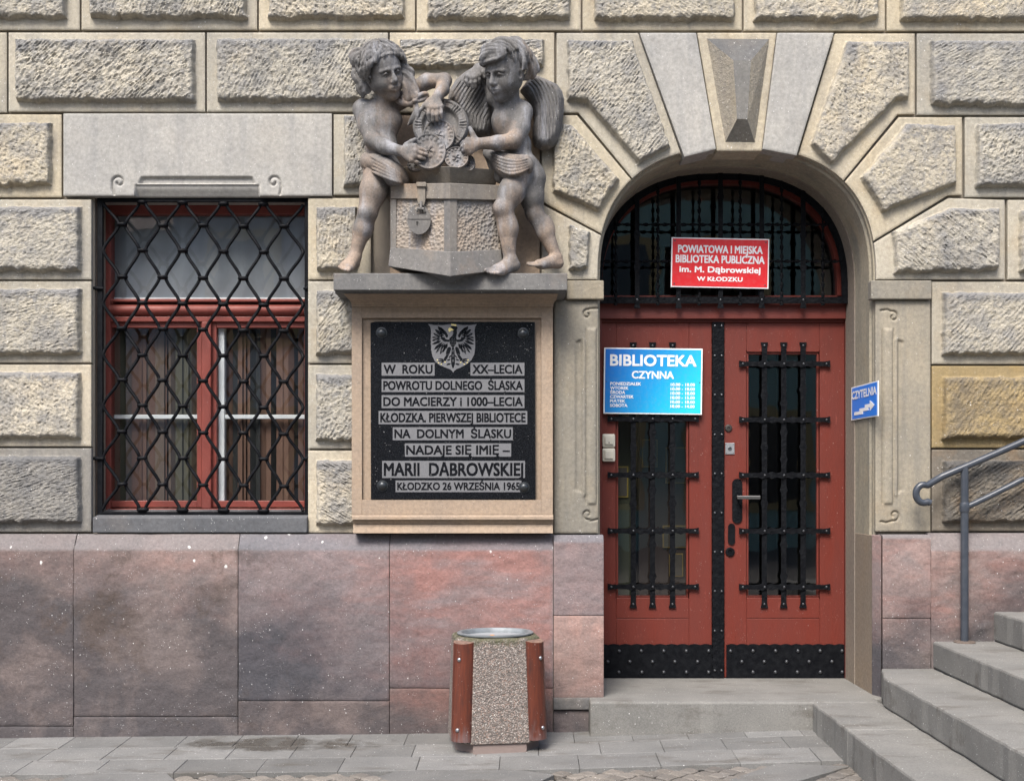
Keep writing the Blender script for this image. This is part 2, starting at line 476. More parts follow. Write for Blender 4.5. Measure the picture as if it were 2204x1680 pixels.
def block(name, cell, panel=None, seed=0, y0=0., ph=.05, ang=.9, size=(.028,.014), rough=1., mat=None, carve=(), hf=None,
          gap=.006, soot=.6, res=.0052, skirt=.05, label=None):
    """A wall stone with a drafted margin and a raised, roughly pecked panel."""
    C = inset(pxpoly(cell), gap)
    C = [(x*(DW+y0)/DW, EYE+(z-EYE)*(DW+y0)/DW) for x, z in C] if y0 else C
    P = np.array(pxpoly(panel)) if panel else None
    rnd = np.random.RandomState(seed+1)
    dx, dz = rnd.uniform(-50, 50, 2)
    ca, sa = math.cos(ang), math.sin(ang)
    top = P[:,1].max() if P is not None else 0
    def mask(X, Z):
        sd, _, _ = poly_sd(P, X, Z)
        low_ = P[:,1].min(); rag = (.010+.012*sstep(.06, 0, Z-low_))*fbm((X+dx)*24, (Z+dz)*24, seed+9, 4)
        d = -sd+rag*sstep(.03, 0., -sd)
        return d
    def hfun(X, Z):
        H = np.zeros(X.shape)
        if P is not None:
            d = mask(X, Z); m = sstep(-.001, .013, d)
            u, v = ((X+dx)*ca+(Z+dz)*sa), (-(X+dx)*sa+(Z+dz)*ca)
            wv = fbm(X*14+dx, Z*14+dz, seed+77, 2)*.5
            f = facets(u/size[0]+wv, v/size[1]+wv, seed)
            R = .009*fbm((X+dx)*5, (Z+dz)*5, seed+1, 3)+.0075*f+.004*fbm((X+dx)*55, (Z+dz)*70, seed+5, 2)+.0019*np.sin(6.283*(v+.014*wv)/(size[1]*1.5))*sstep(-.1, .3, fbm((X+dx)*6, (Z+dz)*6, seed+41, 2))
            H = m*(ph+R*rough*sstep(0, .03, d)-.010*sstep(.03, 0, d))
        for pl, wd, dp in carve:
            H = H-dp*np.exp(-(seg_dist(pl, X, Z)/wd)**2)
        if hf: H = H+hf(X, Z)
        return H
    def wear(X, Z):
        o = np.zeros(X.shape+(4,)); o[...,3] = 1
        if P is not None:
            d = mask(X, Z); m = sstep(0, .01, d); o[...,0] = m
            n = fbm((X+dx)*9, (Z+dz)*9, seed+30, 4)
            o[...,1] = np.clip(m*sstep(.085, .0, top-Z+.05*n)*soot*1.25, 0, 1)
        return o
    o = relief(name, C, mat or M['stone'], bld, y0, hfun, wear, skirt, res, seed)
    if label: o['label'] = label
    return o

def fig(cell, panel, seed, **k):
    a = [.95, .7, 1.1, -.8, .5, -.6, 1.2, .85][seed % 8]
    sz = [(.024,.0125), (.021,.014), (.030,.011), (.022,.015), (.034,.010)][seed % 5]
    k.setdefault('ang', a); k.setdefault('size', sz); k.setdefault('rough', (.75, 1.2, .95, 1.4, .85, 1.1, 1.3)[seed*5 % 7])
    return block(k.pop('name', "rusticated_block"), cell, panel, seed, **k)

# --- course above the lintels
fig(rect(-150, -75, 173, 66), rect(-120, -60, 146, 42), 1)
fig(rect(173, -75, 555, 66), rect(194, -60, 532, 42), 2)
fig(rect(555, -75, 895, 66), rect(578, -60, 872, 43), 3)
fig(rect(895, -75, 1252, 67), rect(920, -60, 1228, 45), 4)
fig(rect(1252, -75, 1599, 67), rect(1277, -60, 1580, 46), 5)
fig(rect(1599, -75, 1907, 68), rect(1623, -60, 1889, 47), 6)
fig(rect(1907, -75, 2290, 68), rect(1935, -60, 2265, 48), 7)
# --- second course
fig(rect(-150, 68, 16, 244), rect(-120, 88, -14, 222), 8)
fig(rect(16, 68, 443, 242), rect(35, 86, 421, 221), 9)
fig(rect(443, 68, 837, 242), rect(467, 85, 812, 220), 10, ang=1.05)
fig(rect(837, 68, 1195, 244), rect(859, 86, 1171, 148), 11, ang=.3, size=(.05,.014))
fig(rect(1972, 70, 2290, 249), rect(2000, 89, 2265, 229), 12)
# --- third course: left end, lintel, stones round the relief
fig(rect(-150, 244, 134, 426), rect(-120, 265, 113, 400), 13, ang=-.7)
fig(rect(716, 244, 838, 421), rect(741, 250, 812, 403), 14, soot=1.0, rough=1.3)
block("relief_backing", rect(838, 246, 1163, 602), None, 15, mat=M['stone_tan'], gap=.004, res=.012, y0=.01)
fig(rect(2075, 250, 2290, 426), rect(2099, 267, 2270, 404), 16)
# --- voussoirs of the arch
V1 = [(1196,69),(1375,69)] + arc_px(1468, 1361) + [(1244,244),(1196,244)]
fig(V1, [(1221,89),(1360,89),(1442,317),(1374,355),(1262,224),(1221,217)], 17, ang=.9, name="voussoir")
V2 = [(1164,246),(1243,246)] + arc_px(1361, 1296) + [(1164,434)]
fig(V2, [(1190,266),(1229,268),(1334,387),(1287,455),(1189,415)], 18, ang=1.3, name="voussoir")
V3 = [(1164,436)] + arc_px(1296, 1288.5) + [(1288,603),(1164,603)]
fig(V3, [(1223,481),(1271,499),(1265,579),(1223,583)], 19, name="voussoir")
V4 = [(1796,70),(1971,70),(1971,247),(1933,248)] + arc_px(1816, 1716)
fig(V4, [(1820,91),(1955,92),(1955,215),(1927,218),(1785,357),(1742,313)], 20, ang=-1.0, name="voussoir")
V5 = [(1934,250),(2073,250),(2073,421),(2041,422)] + arc_px(1879, 1816)
fig(V5, [(1948,267),(2054,272),(2057,397),(1897,457),(1851,383)], 21, ang=-.9, name="voussoir")
V6 = [(2041,424),(2165,428),(2165,603),(1884,603)] + arc_px(1883.8, 1879)
fig(V6, [(1918,500),(2042,448),(2149,450),(2149,583),(1925,587)], 22, ang=-.75, size=(.045,.012), name="voussoir")
fig(rect(2167, 428, 2290, 603), rect(2192, 452, 2270, 585), 23)
block("smooth_voussoir", [(1376,70),(1499,70),(1542,321),(1473,338)], None, 24, y0=-.028, mat=M['stone_grey'], gap=.002, skirt=.20)
block("smooth_voussoir", [(1673,70),(1796,70),(1715,335),(1641,321)], None, 25, y0=-.028, mat=M['stone_grey'], gap=.002, skirt=.20)
# keystone with a tall pecked pyramid, a drafted ridge along its middle
ks = block("keystone", [(1500,70),(1672,70),(1640,325),(1543,325)], None, 26, y0=-.012, gap=.002, skirt=.20)
kb = MB()
ko = pxpoly([(1521,83),(1656,84),(1625,307),(1561,306)], -.012); ki = pxpoly([(1578,131),(1616,131),(1608,257),(1586,257)], -.10)
kv = [(x,-.011,z) for x, z in ko] + [(x,-.105,z) for x, z in ki]
kb.add(kv, [(0,1,5,4)]); kb.cur = 1; kb.add(kv, [(1,2,6,5),(3,0,4,7)]); kb.cur = 3; kb.add(kv, [(2,3,7,6)]); kb.cur = 2; kb.add(kv, [(4,5,6,7)])  # underside facet gets a darker stone: its shade is put into the colour
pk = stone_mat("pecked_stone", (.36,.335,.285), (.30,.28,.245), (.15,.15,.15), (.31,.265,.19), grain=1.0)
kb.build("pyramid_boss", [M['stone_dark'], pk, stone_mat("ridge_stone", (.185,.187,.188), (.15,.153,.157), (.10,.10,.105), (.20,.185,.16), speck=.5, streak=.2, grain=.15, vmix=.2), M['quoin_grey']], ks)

# --- lintel over the window, with two scrolls and a small moulding cut in its lower edge
def spiral(cx, cy, r0, a0, turns, sgn=1, n=26):
    return [(WX(cx+sgn*r0*(1-.72*i/n)*math.cos(a0+turns*2*math.pi*i/n)), WZ(cy-r0*(1-.72*i/n)*math.sin(a0+turns*2*math.pi*i/n))) for i in range(n+1)]
sc1 = [(WX(247), WZ(419)), (WX(243), WZ(405))] + spiral(257, 393, 14, math.pi, -.95)
sc2 = [(WX(603), WZ(419)), (WX(606), WZ(405))] + spiral(590, 393, 14, math.pi, -.95, -1)
def lint_h(X, Z):
    x, z = (X*FPX/(DW-.015)+CX), HY-(Z-EYE)*FPX/(DW-.015)
    inner = sstep(302, 310, x+(z-380)*.5)*sstep(545, 537, x-(z-380)*.5)
    h = -.020*sstep(379, 382, z)*inner*sstep(397, 393, z)
    m = sstep(288, 294, x)*sstep(560, 554, x)
    return h-.030*sstep(400, 424, z)*m-.012*sstep(396, 399, z)*m
block("window_lintel", rect(135, 243, 715, 422), None, 30, y0=-.015, mat=M['stone_grey'], carve=[(sc1,.0065,.015),(sc2,.0065,.015)], hf=lint_h, skirt=.27, gap=.003)

# --- quoins left of the window and the pier right of it
for k, (a, b) in enumerate(((427,603),(603,782),(782,962),(962,1146))):
    fig(rect(-150, a, 198, b), rect(-120, a+18, 176, b-(19 if k < 3 else 22)), 31+k, soot=.8, rough=.9, ang=(.4,.2,-.8,.3)[k],
        mat=M['quoin_grey'] if k == 3 else None, skirt=.24)
for k, (a, b) in enumerate(((424,603),(603,783),(783,967),(967,1148))):
    fig(rect(661, a, 800, b), rect(681, a+22, 770, b-20), 36+k, soot=1.0, rough=1.15, ang=(1.5,.9,1.0,-.5)[k], skirt=.24)
# --- right of the right-hand pilaster
for k, (a, b) in enumerate(((604,785),(785,965),(965,1144))):
    fig(rect(2004, a, 2290, b), rect(2027, a+25, 2265, b-21), 41+k, mat=(M['stone'], M['stone_ochre'], M['stone_brown'])[k],
        soot=(.7,.15,.5)[k], ang=(.8,.95,.6)[k], size=(.04,.014))

# --- pilasters of the doorway, with rolls and scrolls
def pil_h(x0, s):
    def h(X, Z):
        x, z = (X*FPX/DW+CX-x0)*s, HY-(Z-EYE)*FPX/DW
        r = np.zeros(X.shape)
        a = sstep(704, 712, z)*sstep(1088, 1080, z); xx = (x-27)/10.5
        r = r+a*.012*np.sqrt(np.clip(1-xx*xx, 0, 1))-a*.006*np.exp(-((x-40)/2.0)**2)-a*.006*np.exp(-((x-15.5)/2.)**2)
        b = sstep(724, 731, z+(x-43)*.8)*sstep(1070, 1063, z-(x-43)*.8); xx = (x-43)/4.5
        r = r+b*.008*np.sqrt(np.clip(1-xx*xx, 0, 1))
        c = sstep(728, 734, z-(x-50)*.35)*sstep(1062, 1056, z+(x-50)*.35)
        return r-c*.012*sstep(48, 51, x)*sstep(66, 57, x)
    return h
rs1 = [(WX(1896),WZ(668)),(WX(1910),WZ(666))]+spiral(1923, 681, 12, math.pi/2+.4, -.9)
rs2 = [(WX(1896),WZ(1122)),(WX(1908),WZ(1124))]+spiral(1925, 1108, 13, -math.pi/2-.3, .9)
block("door_pilaster", rect(1883.5, 645, 2004, 1144), None, 50, mat=M['stone_jamb'], carve=[(rs1,.0055,.013),(rs2,.0055,.013)], hf=pil_h(1884,1), gap=.003, skirt=.05)
ls1 = [(WX(1286),WZ(663)),(WX(1268),WZ(664))]+spiral(1264, 676, 11, math.pi/2+.4, -.9, -1)
ls2 = [(WX(1286),WZ(1117)),(WX(1270),WZ(1121))]+spiral(1265, 1106, 12, -math.pi/2-.3, .9, -1)
block("door_pilaster", rect(1192, 645, 1288.5, 1148), None, 51, mat=M['stone_jamb'], carve=[(ls1,.0055,.013),(ls2,.0055,.013)], hf=pil_h(1301,-1), gap=.003, skirt=.05)
def capital(x0, x1, lx, rx, bev):
    mb = MB()
    z0, z1 = WZ(645), WZ(605)
    mb.box(WX(x0), WX(x1), -.028, .04, z0, z1)
    o = mb.build("pilaster_capital", M['stone_jamb'], bld, bevel=.006)
    return o
capital(1219, 1299, 0, 0, 0)
capital(1872, 2002, 0, 0, 0)

# --- masonry core behind the facing stones, with the two openings left free
core = MB()
WL, WR, WB, WT = WX(198.5), WX(661.5), WZ(1110)-.06, WZ(422)+.01
DL, DR = WX(1288.5)-.012, WX(1883.5)+.012
core.box(-9, WL, .037, .6, -.6, 7)
core.box(WR, DL, .037, .6, -.6, 7)
core.box(WL, WR, .037, .6, WT, 7)
core.box(WL, WR, .037, .6, -.6, WB)
core.box(DR, 9, .037, .6, -.6, 7)
ap = [arch_t(math.pi*i/48) for i in range(49)]
zc = WZ(300)
app = [(WX(x)+(.012 if x > AXC else -.012)*min(1, abs(x-AXC)/200), WZ(y)+.012) for x, y in ap]
for (xa, za), (xb, zb) in zip(app[:-1], app[1:]):
    core.hexa([(xa,.037,za),(xb,.037,zb),(xb,.6,zb),(xa,.6,za)], [(xa,.037,zc),(xb,.037,zc),(xb,.6,zc),(xa,.6,zc)])
core.box(DL, DR, .037, .6, zc, 7)
core.build("wall", simple("joint_mortar", (.25,.22,.18), .95, bump=(60,.4)), bld)

# --- the reveal of the doorway
def sweep(name, prof, mat, x_off=0, seg=64):
    pts = [(AXC-AA, 1500.)]+[(AXC-AA, 600+i*(1470-600)/6) for i in range(5, 0, -1)]+[arch_t(math.pi*(1-i/seg)) for i in range(seg+1)]
    pts += [(AXC+AA, 600+i*(1470-600)/6) for i in range(1, 6)]+[(AXC+AA, 1500.)]
    pw = [Vector((WX(x), WZ(y))) for x, y in pts]; n = len(pw); vs = []
    for i, p in enumerate(pw):
        t = (pw[min(i+1,n-1)]-pw[max(i-1,0)]).normalized(); nn = Vector((t.y, -t.x))
        for k, y in prof: q = p+nn*k; vs.append((q.x, y, q.y))
    m = len(prof); mb = MB()
    mb.add(vs, [(i*m+j, i*m+j+1, (i+1)*m+j+1, (i+1)*m+j) for i in range(n-1) for j in range(m-1)])
    return mb.build(name, mat, bld, smooth=True, auto=25)
sweep("door_reveal", [(-.014,.03),(.001,.032),(.003,.062),(.014,.075),(.014,.36)], M['reveal'])
rv = stone_mat("pinkish_jamb_stone", (.26,.215,.172), (.225,.188,.155), (.145,.135,.12), (.26,.20,.14), speck=.3, streak=.2, grain=.12)
sweep("reveal_rebate", [(.013,.36),(.020,.363),(.020,.66)], rv)

# --- plinth of red sandstone
PY = -.08
def pblock(cell, seed, y0=PY, mat=None, bevel_top=None, name="plinth_block", rough=1., skirt=.13, gap=.0022):
    C = inset([(WX(a, y0), WZ(b, y0)) for a, b in cell], gap)
    zt = WZ(bevel_top, y0) if bevel_top else None
    def hf(X, Z):
        H = .011*rough*fbm(X*3.1, Z*3.1, seed, 4)+.004*rough*fbm(X*14, Z*22, seed+3, 3)
        if zt: H = H-np.clip((Z-zt)*.62, 0, .2)
        return H
    def wr(X, Z):
        o = np.zeros(X.shape+(4,)); o[...,3] = 1
        if zt: o[...,1] = sstep(zt-.012, zt+.006, Z+.006*fbm(X*12, Z*12, seed, 3))*.75
        return o
    return relief(name, C, mat or M['plinth'], bld, y0, hf, wr, skirt, .009, seed, edge=.0022)
for k, (a, b, bot) in enumerate(((-160,158,1562),(158,512,1541),(512,838,1507),(838,1191,1480))):
    pblock(rect(a, 1149, b, bot), 60+k, bevel_top=1183)
    pblock(rect(a, bot+1, b, 1620), 70+k, y0=PY-.012, rough=.6)
pblock(rect(1191, 1151, 1300, 1324), 64, y0=-.082, bevel_top=1166)
pblock(rect(1191, 1324, 1300, 1501), 65, y0=-.082)
pblock(rect(1191, 1502, 1270, 1527), 66, y0=-.125, mat=M['stone_dark'], skirt=.2)
pblock(rect(1191, 1527, 1272, 1605), 67, y0=-.10, skirt=.2)
pblock(rect(1900, 1150, 2004, 1330), 68, bevel_top=1158)
pblock(rect(1900, 1330, 2004, 1620), 69)
pblock(rect(2004, 1147, 2330, 1620), 77, bevel_top=1184, rough=1.6)
mb = MB(); mb.box(WX(-200), WX(1300, PY), PY+.018, .03, -.3, WZ(1175, PY)); mb.box(WX(1905, PY), WX(2330, PY), PY+.034, .03, -.3, WZ(1175, PY))
mb.build("pointing", simple("grey_pointing", (.135,.13,.12), .95, bump=(60,.4)), bld)
# splayed cheek where the plinth turns into the doorway
mb = MB()
xa, xb, zt, zb = WX(1900, PY)-.006, WX(1883.5)+.001, WZ(1152, PY), .1
sp = MB(); sp.hexa([(xb-.02,.0,zb),(xa,PY+.012,zb),(xa+.03,.05,zb),(xb,.06,zb)], [(xb-.02,.0,zt),(xa,PY+.012,zt),(xa+.03,.05,zt),(xb,.06,zt)])
mb.box(WX(1883.5)-.016, WX(1883.5)+.05, .0, .355, zb, WZ(1150)-.004)
sp.build("plinth_splay", M['plinth'], bld, bevel=.004)
mb.build("plinth_cheek", rv, bld, bevel=.004)

# --- window sill
sl = MB()
sx0, sx1 = WX(199,-.03), WX(661,-.03)
zt, zb = WZ(1113,-.03), WZ(1146,-.03)
sl.hexa([(sx0,-.03,zb),(sx1,-.03,zb),(sx1,.24,zb),(sx0,.24,zb)], [(sx0,-.03,zt),(sx1,-.03,zt),(sx1,.24,zt+.045),(sx0,.24,zt+.045)])
sl.build("window_sill", M['stone_dark'], bld, bevel=.006)

# --- stone surround of the memorial plaque
su = MB()
def slab(x0, y0, x1, y1, yf, yb=.036): su.box(WX(x0,yf), WX(x1,yf), yf, yb, WZ(y1,yf), WZ(y0,yf))
SF = -.085
slab(757, 660, 779, 1107, SF); slab(1165, 660, 1190, 1107, SF); slab(779, 660, 1165, 684, SF); slab(779, 1075, 1165, 1107, SF)
su.box(WX(779,SF), WX(1165,SF), SF+.022, .03, WZ(1075,SF), WZ(684,SF))
def course(x0, x1, y0, y1, f0, f1):
    a, b = WZ(y0, f0), WZ(y1, f1)
    su.hexa([(WX(x0[1],f1),f1,b),(WX(x1[1],f1),f1,b),(WX(x1[1],f1),.035,b),(WX(x0[1],f1),.035,b)],
            [(WX(x0[0],f0),f0,a),(WX(x1[0],f0),f0,a),(WX(x1[0],f0),.035,a),(WX(x0[0],f0),.035,a)])
course((757,757), (1191,1191), 1107.5, 1112, SF-.012, SF-.022)
course((757,758), (1191,1191), 1112.5, 1118, SF-.045, SF-.045)
course((758,760), (1191,1190), 1118.5, 1127, SF-.03, SF-.012)
course((760,760), (1190,1190), 1127.5, 1147, SF-.012, SF-.03)
prev = None
for i in range(6):          # cavetto under the ledge
    y0, y1 = 632+i*4.6, 636.4+i*4.6
    c0, c1 = ((1-i/6)**2), ((1-(i+1)/6)**2)
    course((757-18*c0, 757-18*c1), (1191+10*c0, 1191+10*c1), y0, y1+.15, SF-.17*c0-.012, SF-.17*c1-.012)
su.build("plaque_surround", M['stone_tan'], bld, bevel=.003)

# ================================================================ WINDOW
YW = .23
def wbox(mb, x0, y0, x1, y1, yf, yb): mb.box(WX(x0,yf), WX(x1,yf), yf, yb, WZ(y1,yf), WZ(y0,yf))
wf = MB()
wbox(wf, 205, 433, 238, 1106, YW, YW+.08); wbox(wf, 656, 433, 672, 1106, YW, YW+.08)
wbox(wf, 238, 433, 656, 460, YW, YW+.08)
wbox(wf, 238, 643, 656, 649, YW-.03, YW+.07)
wbox(wf, 238, 649.5, 656, 656, YW+.02, YW+.07)
wbox(wf, 238, 681, 656, 692, YW-.012, YW+.07)
wbox(wf, 238, 1094, 656, 1107, YW-.02, YW+.08)
za, zb = WZ(656.5, YW), WZ(680.5, YW); prof = [(YW-.035*math.sin(math.pi*min(1,(i+.6)/6.6))**.7, za+(zb-za)*i/6) for i in range(7)]
xx0, xx1 = WX(238,YW), WX(656,YW)
wf.add([(x, y, z) for y, z in prof for x in (xx0, xx1)], [(2*i, 2*i+1, 2*i+3, 2*i+2) for i in range(6)])
window = wf.build("window", M['red_window'], bld, bevel=.004)
def sash(gx0, gy0, gx1, gy1, b, y=YW+.012):
    m = MB()
    wbox(m, gx0-b[0], gy0-b[1], gx0, gy1+b[3], y, y+.05); wbox(m, gx1, gy0-b[1], gx1+b[2], gy1+b[3], y, y+.05)
    wbox(m, gx0, gy0-b[1], gx1, gy0, y, y+.05); wbox(m, gx0, gy1, gx1, gy1+b[3], y, y+.05)
    o = m.build("sash", M['red_window'], window, bevel=.004)
    return o
def pane(gx0, gy0, gx1, gy1, y=YW+.034, par=None, yaw=0, name="pane", mat=None):
    x0, x1, z0, z1 = WX(gx0,y), WX(gx1,y), WZ(gy1,y), WZ(gy0,y)
    m = MB(); m.add([(x0,y-yaw,z0),(x1,y+yaw,z0),(x1,y+yaw,z1),(x0,y-yaw,z1)], [(0,1,2,3)])
    return m.build(name, mat or M['glass'], par or window)
pane(236, 458, 657, 644)
sash(239, 705, 424, 1077, (2, 12, 10, 14)); pane(237, 703, 426, 1079, yaw=.002)
sash(466, 705, 655, 1077, (11, 12, 2, 14)); pane(464, 703, 657, 1079, yaw=-.003)
mu = MB(); wbox(mu, 433.5, 692, 454, 1094, YW-.022, YW+.03); mu.build("mullion", M['red_window'], window, bevel=.006)
iw = MB()
YI = YW+.062
wbox(iw, 225, 892, 455, 901, YI, YI+.03); wbox(iw, 470, 892, 665, 901, YI, YI+.03)
wbox(iw, 470, 692, 483, 1085, YI-.01, YI+.04); wbox(iw, 222, 640, 665, 700, YI, YI+.04)
iw.build("inner_sash", M['white_paint'], window, bevel=.003)

# vertical strips of the blind hanging behind the lower panes
bl = thing("vertical_blind", "brown and olive vertical strip blind hanging behind the lower panes of the barred window", "blind", (WX(440,.4), .4, WZ(1085,.4)))
bmats = [simple("brown_blind_cloth", (.150,.112,.090), .9), simple("rust_blind_cloth", (.175,.100,.074), .9), simple("olive_blind_cloth", (.095,.092,.068), .9), simple("dark_blind_cloth", (.025,.027,.028), .9)]  # four cloth colours of the strips, the last nearly black
rr = random.Random(9); x = 214.
while x < 672:
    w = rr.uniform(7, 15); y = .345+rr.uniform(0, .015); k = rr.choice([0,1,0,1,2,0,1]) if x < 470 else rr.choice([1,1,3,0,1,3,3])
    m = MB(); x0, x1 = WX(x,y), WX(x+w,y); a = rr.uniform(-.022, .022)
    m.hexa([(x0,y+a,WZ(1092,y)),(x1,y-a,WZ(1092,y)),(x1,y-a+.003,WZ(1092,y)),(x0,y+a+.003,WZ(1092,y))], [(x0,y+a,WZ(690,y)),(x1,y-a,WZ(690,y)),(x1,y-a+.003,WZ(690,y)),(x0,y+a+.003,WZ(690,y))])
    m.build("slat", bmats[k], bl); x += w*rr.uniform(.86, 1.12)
m = MB(); y = .312
ns = 40; zs = (WZ(652,y), WZ(446,y))
m.add([(WX(222,y)+(WX(665,y)-WX(222,y))*i/ns, y+.012*math.sin(i*1.1)+.006*math.sin(i*2.7), z) for z in zs for i in range(ns+1)], [(i, i+1, ns+2+i, ns+1+i) for i in range(ns)])
cu = m.build("net_curtain", simple("grey_net_cloth", (.25,.27,.30), .9), None, smooth=True)
tag(cu, "pale grey net curtain behind the upper pane of the barred window", "curtain")
rm = MB()
rm.box(WL-.3, WR+.3, .62, 2.4, .8, 3.6)
rm.f = [f[::-1] for f in rm.f]; rm.f.pop(2); rm.mi.pop()
rm.build("window_room", M['dark'], bld)

# wrought iron grille: bent bars tied with collars
YG = .055
gf = MB()
wbox(gf, 209, 424, 220.5, 1108, YG-.012, YG+.015); wbox(gf, 655.5, 424, 668, 1108, YG-.012, YG+.015)
wbox(gf, 220.5, 424, 655.5, 434, YG-.012, YG+.015); wbox(gf, 220.5, 1100.5, 655.5, 1108.5, YG-.012, YG+.015)
for py in (620, 986):
    gf.tube([W(196, py, YG-.004), W(209, py, YG-.02), W(223, py+1, YG-.012)], [.010, .012, .009], 8)
    gf.tube([W(672, py, YG-.004), W(661, py, YG-.02), W(654, py+1, YG-.012)], [.010, .012, .009], 8)
grille = gf.build("window_grille", M['iron_plain'], bld, bevel=.002)
rows = [438, 486, 541, 598, 654, 709.5, 765, 820, 874.5, 931, 986.5, 1043, 1097]
cols = [219.5+43.5*j for j in range(11)]
for i in range(10):
    nodes = []
    for r, py in enumerate(rows):
        left = (i+r) % 2 == 0
        j = i if left else i+1
        side = 6.0 if left else -6.0
        if j == 0 or j == 10: side *= .35
        skew = (i-5)*.55
        if left: nodes.append((cols[j]+side, py+skew))
        else: nodes.append((cols[j]+side, py+skew))
    path = []
    for (xa, ya), (xb, yb) in zip(nodes[:-1], nodes[1:]):
        for k in range(12):
            t = k/12; s_ = t*t*(3-2*t)*.55+t*.45
            path.append(W(xa+(xb-xa)*s_, ya+(yb-ya)*t, YG-.004+.006*math.sin(i*2+t*3)))
    path.append(W(*nodes[-1], YG-.004))
    m = MB(); m.tube(path, .0100, 8); m.build("bar", M['iron_plain'], grille, smooth=True, auto=60)
for r, py in enumerate(rows):
    for j in range(11):
        par = (j+r) % 2
        # bars i=j (left end) and i=j-1 (right end) meet in column j when (j+r) is even
        if par == 0 and 0 < j < 10:
            c = W(cols[j]+random.uniform(-.8,.8), py+(j-5)*.55+random.uniform(-1,1), YG-.004); w = .031 if r < 12 else .038
            m = MB(); tl = random.uniform(-.05,.05)
            cross = []
            for k in range(21):
                a = 2*math.pi*k/20
                cx_ = math.copysign(abs(math.cos(a))**.6, math.cos(a))*w*.68; cy_ = math.copysign(abs(math.sin(a))**.8, math.sin(a))*.0165
                cross.append((c[0]+cx_, c[1]+cy_, c[2]+cx_*tl))
            m.tube(cross[:-1]+[cross[0]], .0112, 8, cap=False); m.build("collar", M['iron_plain'], grille, smooth=True)

# ================================================================ DOORWAY
YD = .585                                   # face of the door leaves
def dx(px): return WX(px, YD)
def dz(py): return WZ(py, YD)
DXL, DXR, DZ0 = WX(1288.5)+.02, WX(1883.5)-.02, WZ(1458, YD)

fr = MB()                                   # fixed frame with the transom rail
fr.box(DXL, dx(1294), YD-.03, YD+.05, DZ0, dz(688)); fr.box(dx(1820.5), DXR, YD-.03, YD+.05, DZ0, dz(688))
fr.box(DXL, DXR, YD-.045, YD+.05, dz(688), dz(645))
fr.box(DXL, DXR, YD-.02, YD+.06, dz(693.5), dz(688))
def inner_arch(inw, n=40, y=YD):
    pts = []
    for i in range(n+1):
        x, y_ = arch_t(math.pi*i/n); X, Z = WX(x), WZ(y_)
        c = WX(AXC); pts.append((c+(X-c)*(1-inw/.83), WZ(600)+(Z-WZ(600))*(1-inw/.78)))
    return pts
def arch_ring(mb, i0, i1, y0, y1, zb):
    A, B = inner_arch(i0), inner_arch(i1)
    A = [(A[0][0], zb)]+A+[(A[-1][0], zb)]; B = [(B[0][0], zb)]+B+[(B[-1][0], zb)]
    n = len(A)
    vs = [(p[0], y, p[1]) for y in (y0, y1) for L in (A, B) for p in L]
    f = []
    for i in range(n-1):
        f += [(i, n+i, n+i+1, i+1), (n+i, 3*n+i, 3*n+i+1, n+i+1), (2*n+i, 2*n+i+1, 3*n+i+1, 3*n+i)]
    mb.add(vs, f)
fan = MB(); arch_ring(fan, .018, .066, YD-.005, YD+.05, dz(640)); fan.box(DXL, DXR, YD-.005, YD+.05, dz(645), dz(636))
fr.build("door_frame", M['red_wood_flat'], bld, bevel=.004)
fanlight = fan.build("fanlight", M['red_wood'], bld)
A = inner_arch(.062)
m = MB(); pts = [(A[0][0], dz(638))]+A+[(A[-1][0], dz(638))]
m.add([(p[0], YD+.03+.004*p[0], p[1]) for p in pts], [list(range(len(pts)))]); m.build("pane", M['glass'], fanlight)

# grille of the fanlight: hammered flat border, flat bars and twisted bars
YF = .50
fg = MB(); arch_ring(fg, .004, .060, YF, YF+.010, WZ(640, YF)); fg.box(WX(1289,YF), WX(1824,YF), YF-.006, YF+.008, WZ(653,YF), WZ(639,YF))
for a in (.55, 1.25, 1.9, 2.6):
    x, y_ = arch_t(a); fg.tube([(WX(x),.505,WZ(y_)-.02),(WX(x)*1.0,.505,WZ(y_)+.02)], .012, 6)
fgr = fg.build("fanlight_grille", M['iron_hammered'], bld)
def arch_top(X, inw):
    c = WX(AXC); u = min(.999, abs(X-c)/(.828*(1-inw/.83)))
    return WZ(600)+(WZ(319)-WZ(600))*(1-inw/.78)*(1-u**AN)**(1/AN)
def flat_bar(x, z0, z1, y, w, bumps, axis='z', foot=(0,0), mat=None, par=None, name="flat_bar", rivets=()):
    """A forged flat bar with pointed swellings at `bumps` and flared ends."""
    L = sorted(set([z0, z1]+[b+d for b in bumps for d in (-.026,-.013,0,.013,.026)]+[z0+.03, z1-.03, z0+.012, z1-.012]))
    def hw(z):
        k = w
        for b in bumps:
            t = abs(z-b)
            k = max(k, w*(1+.55*max(0, 1-t/.022)))
        if foot[0] and z-z0 < .03: k = max(k, w*(1+.45*(1-(z-z0)/.03)))
        if foot[1] and z1-z < .03: k = max(k, w*(1+.45*(1-(z1-z)/.03)))
        return k
    pts = [(-hw(z), z) for z in L]+[(hw(z), z) for z in reversed(L)]
    m = MB()
    if axis == 'z': m.prism([(x+a, z) for a, z in pts], y, y+.008)
    else: m.prism([(z, x+a) for a, z in pts], y, y+.008)
    m.cur = 1
    for r in rivets:
        m.dome((x, y, r) if axis == 'z' else (r, y, x), .0085, .007, 8)
    return m.build(name, [mat or M['iron'], M['rivet']], par)
for k, px in enumerate((1370.8, 1459.9, 1550, 1638.6, 1727.7)):
    X = WX(px, YF)
    flat_bar(X, WZ(664,YF), arch_top(X, .02), YF-.016, .0145, [WZ(507,YF)-.03*(k % 2), WZ(575,YF)-.02*(k % 2)] if k != 2 else [WZ(425,YF)], 'z', (1,0), M['iron_hammered'], fgr, "flat_bar", [WZ(646,YF)])
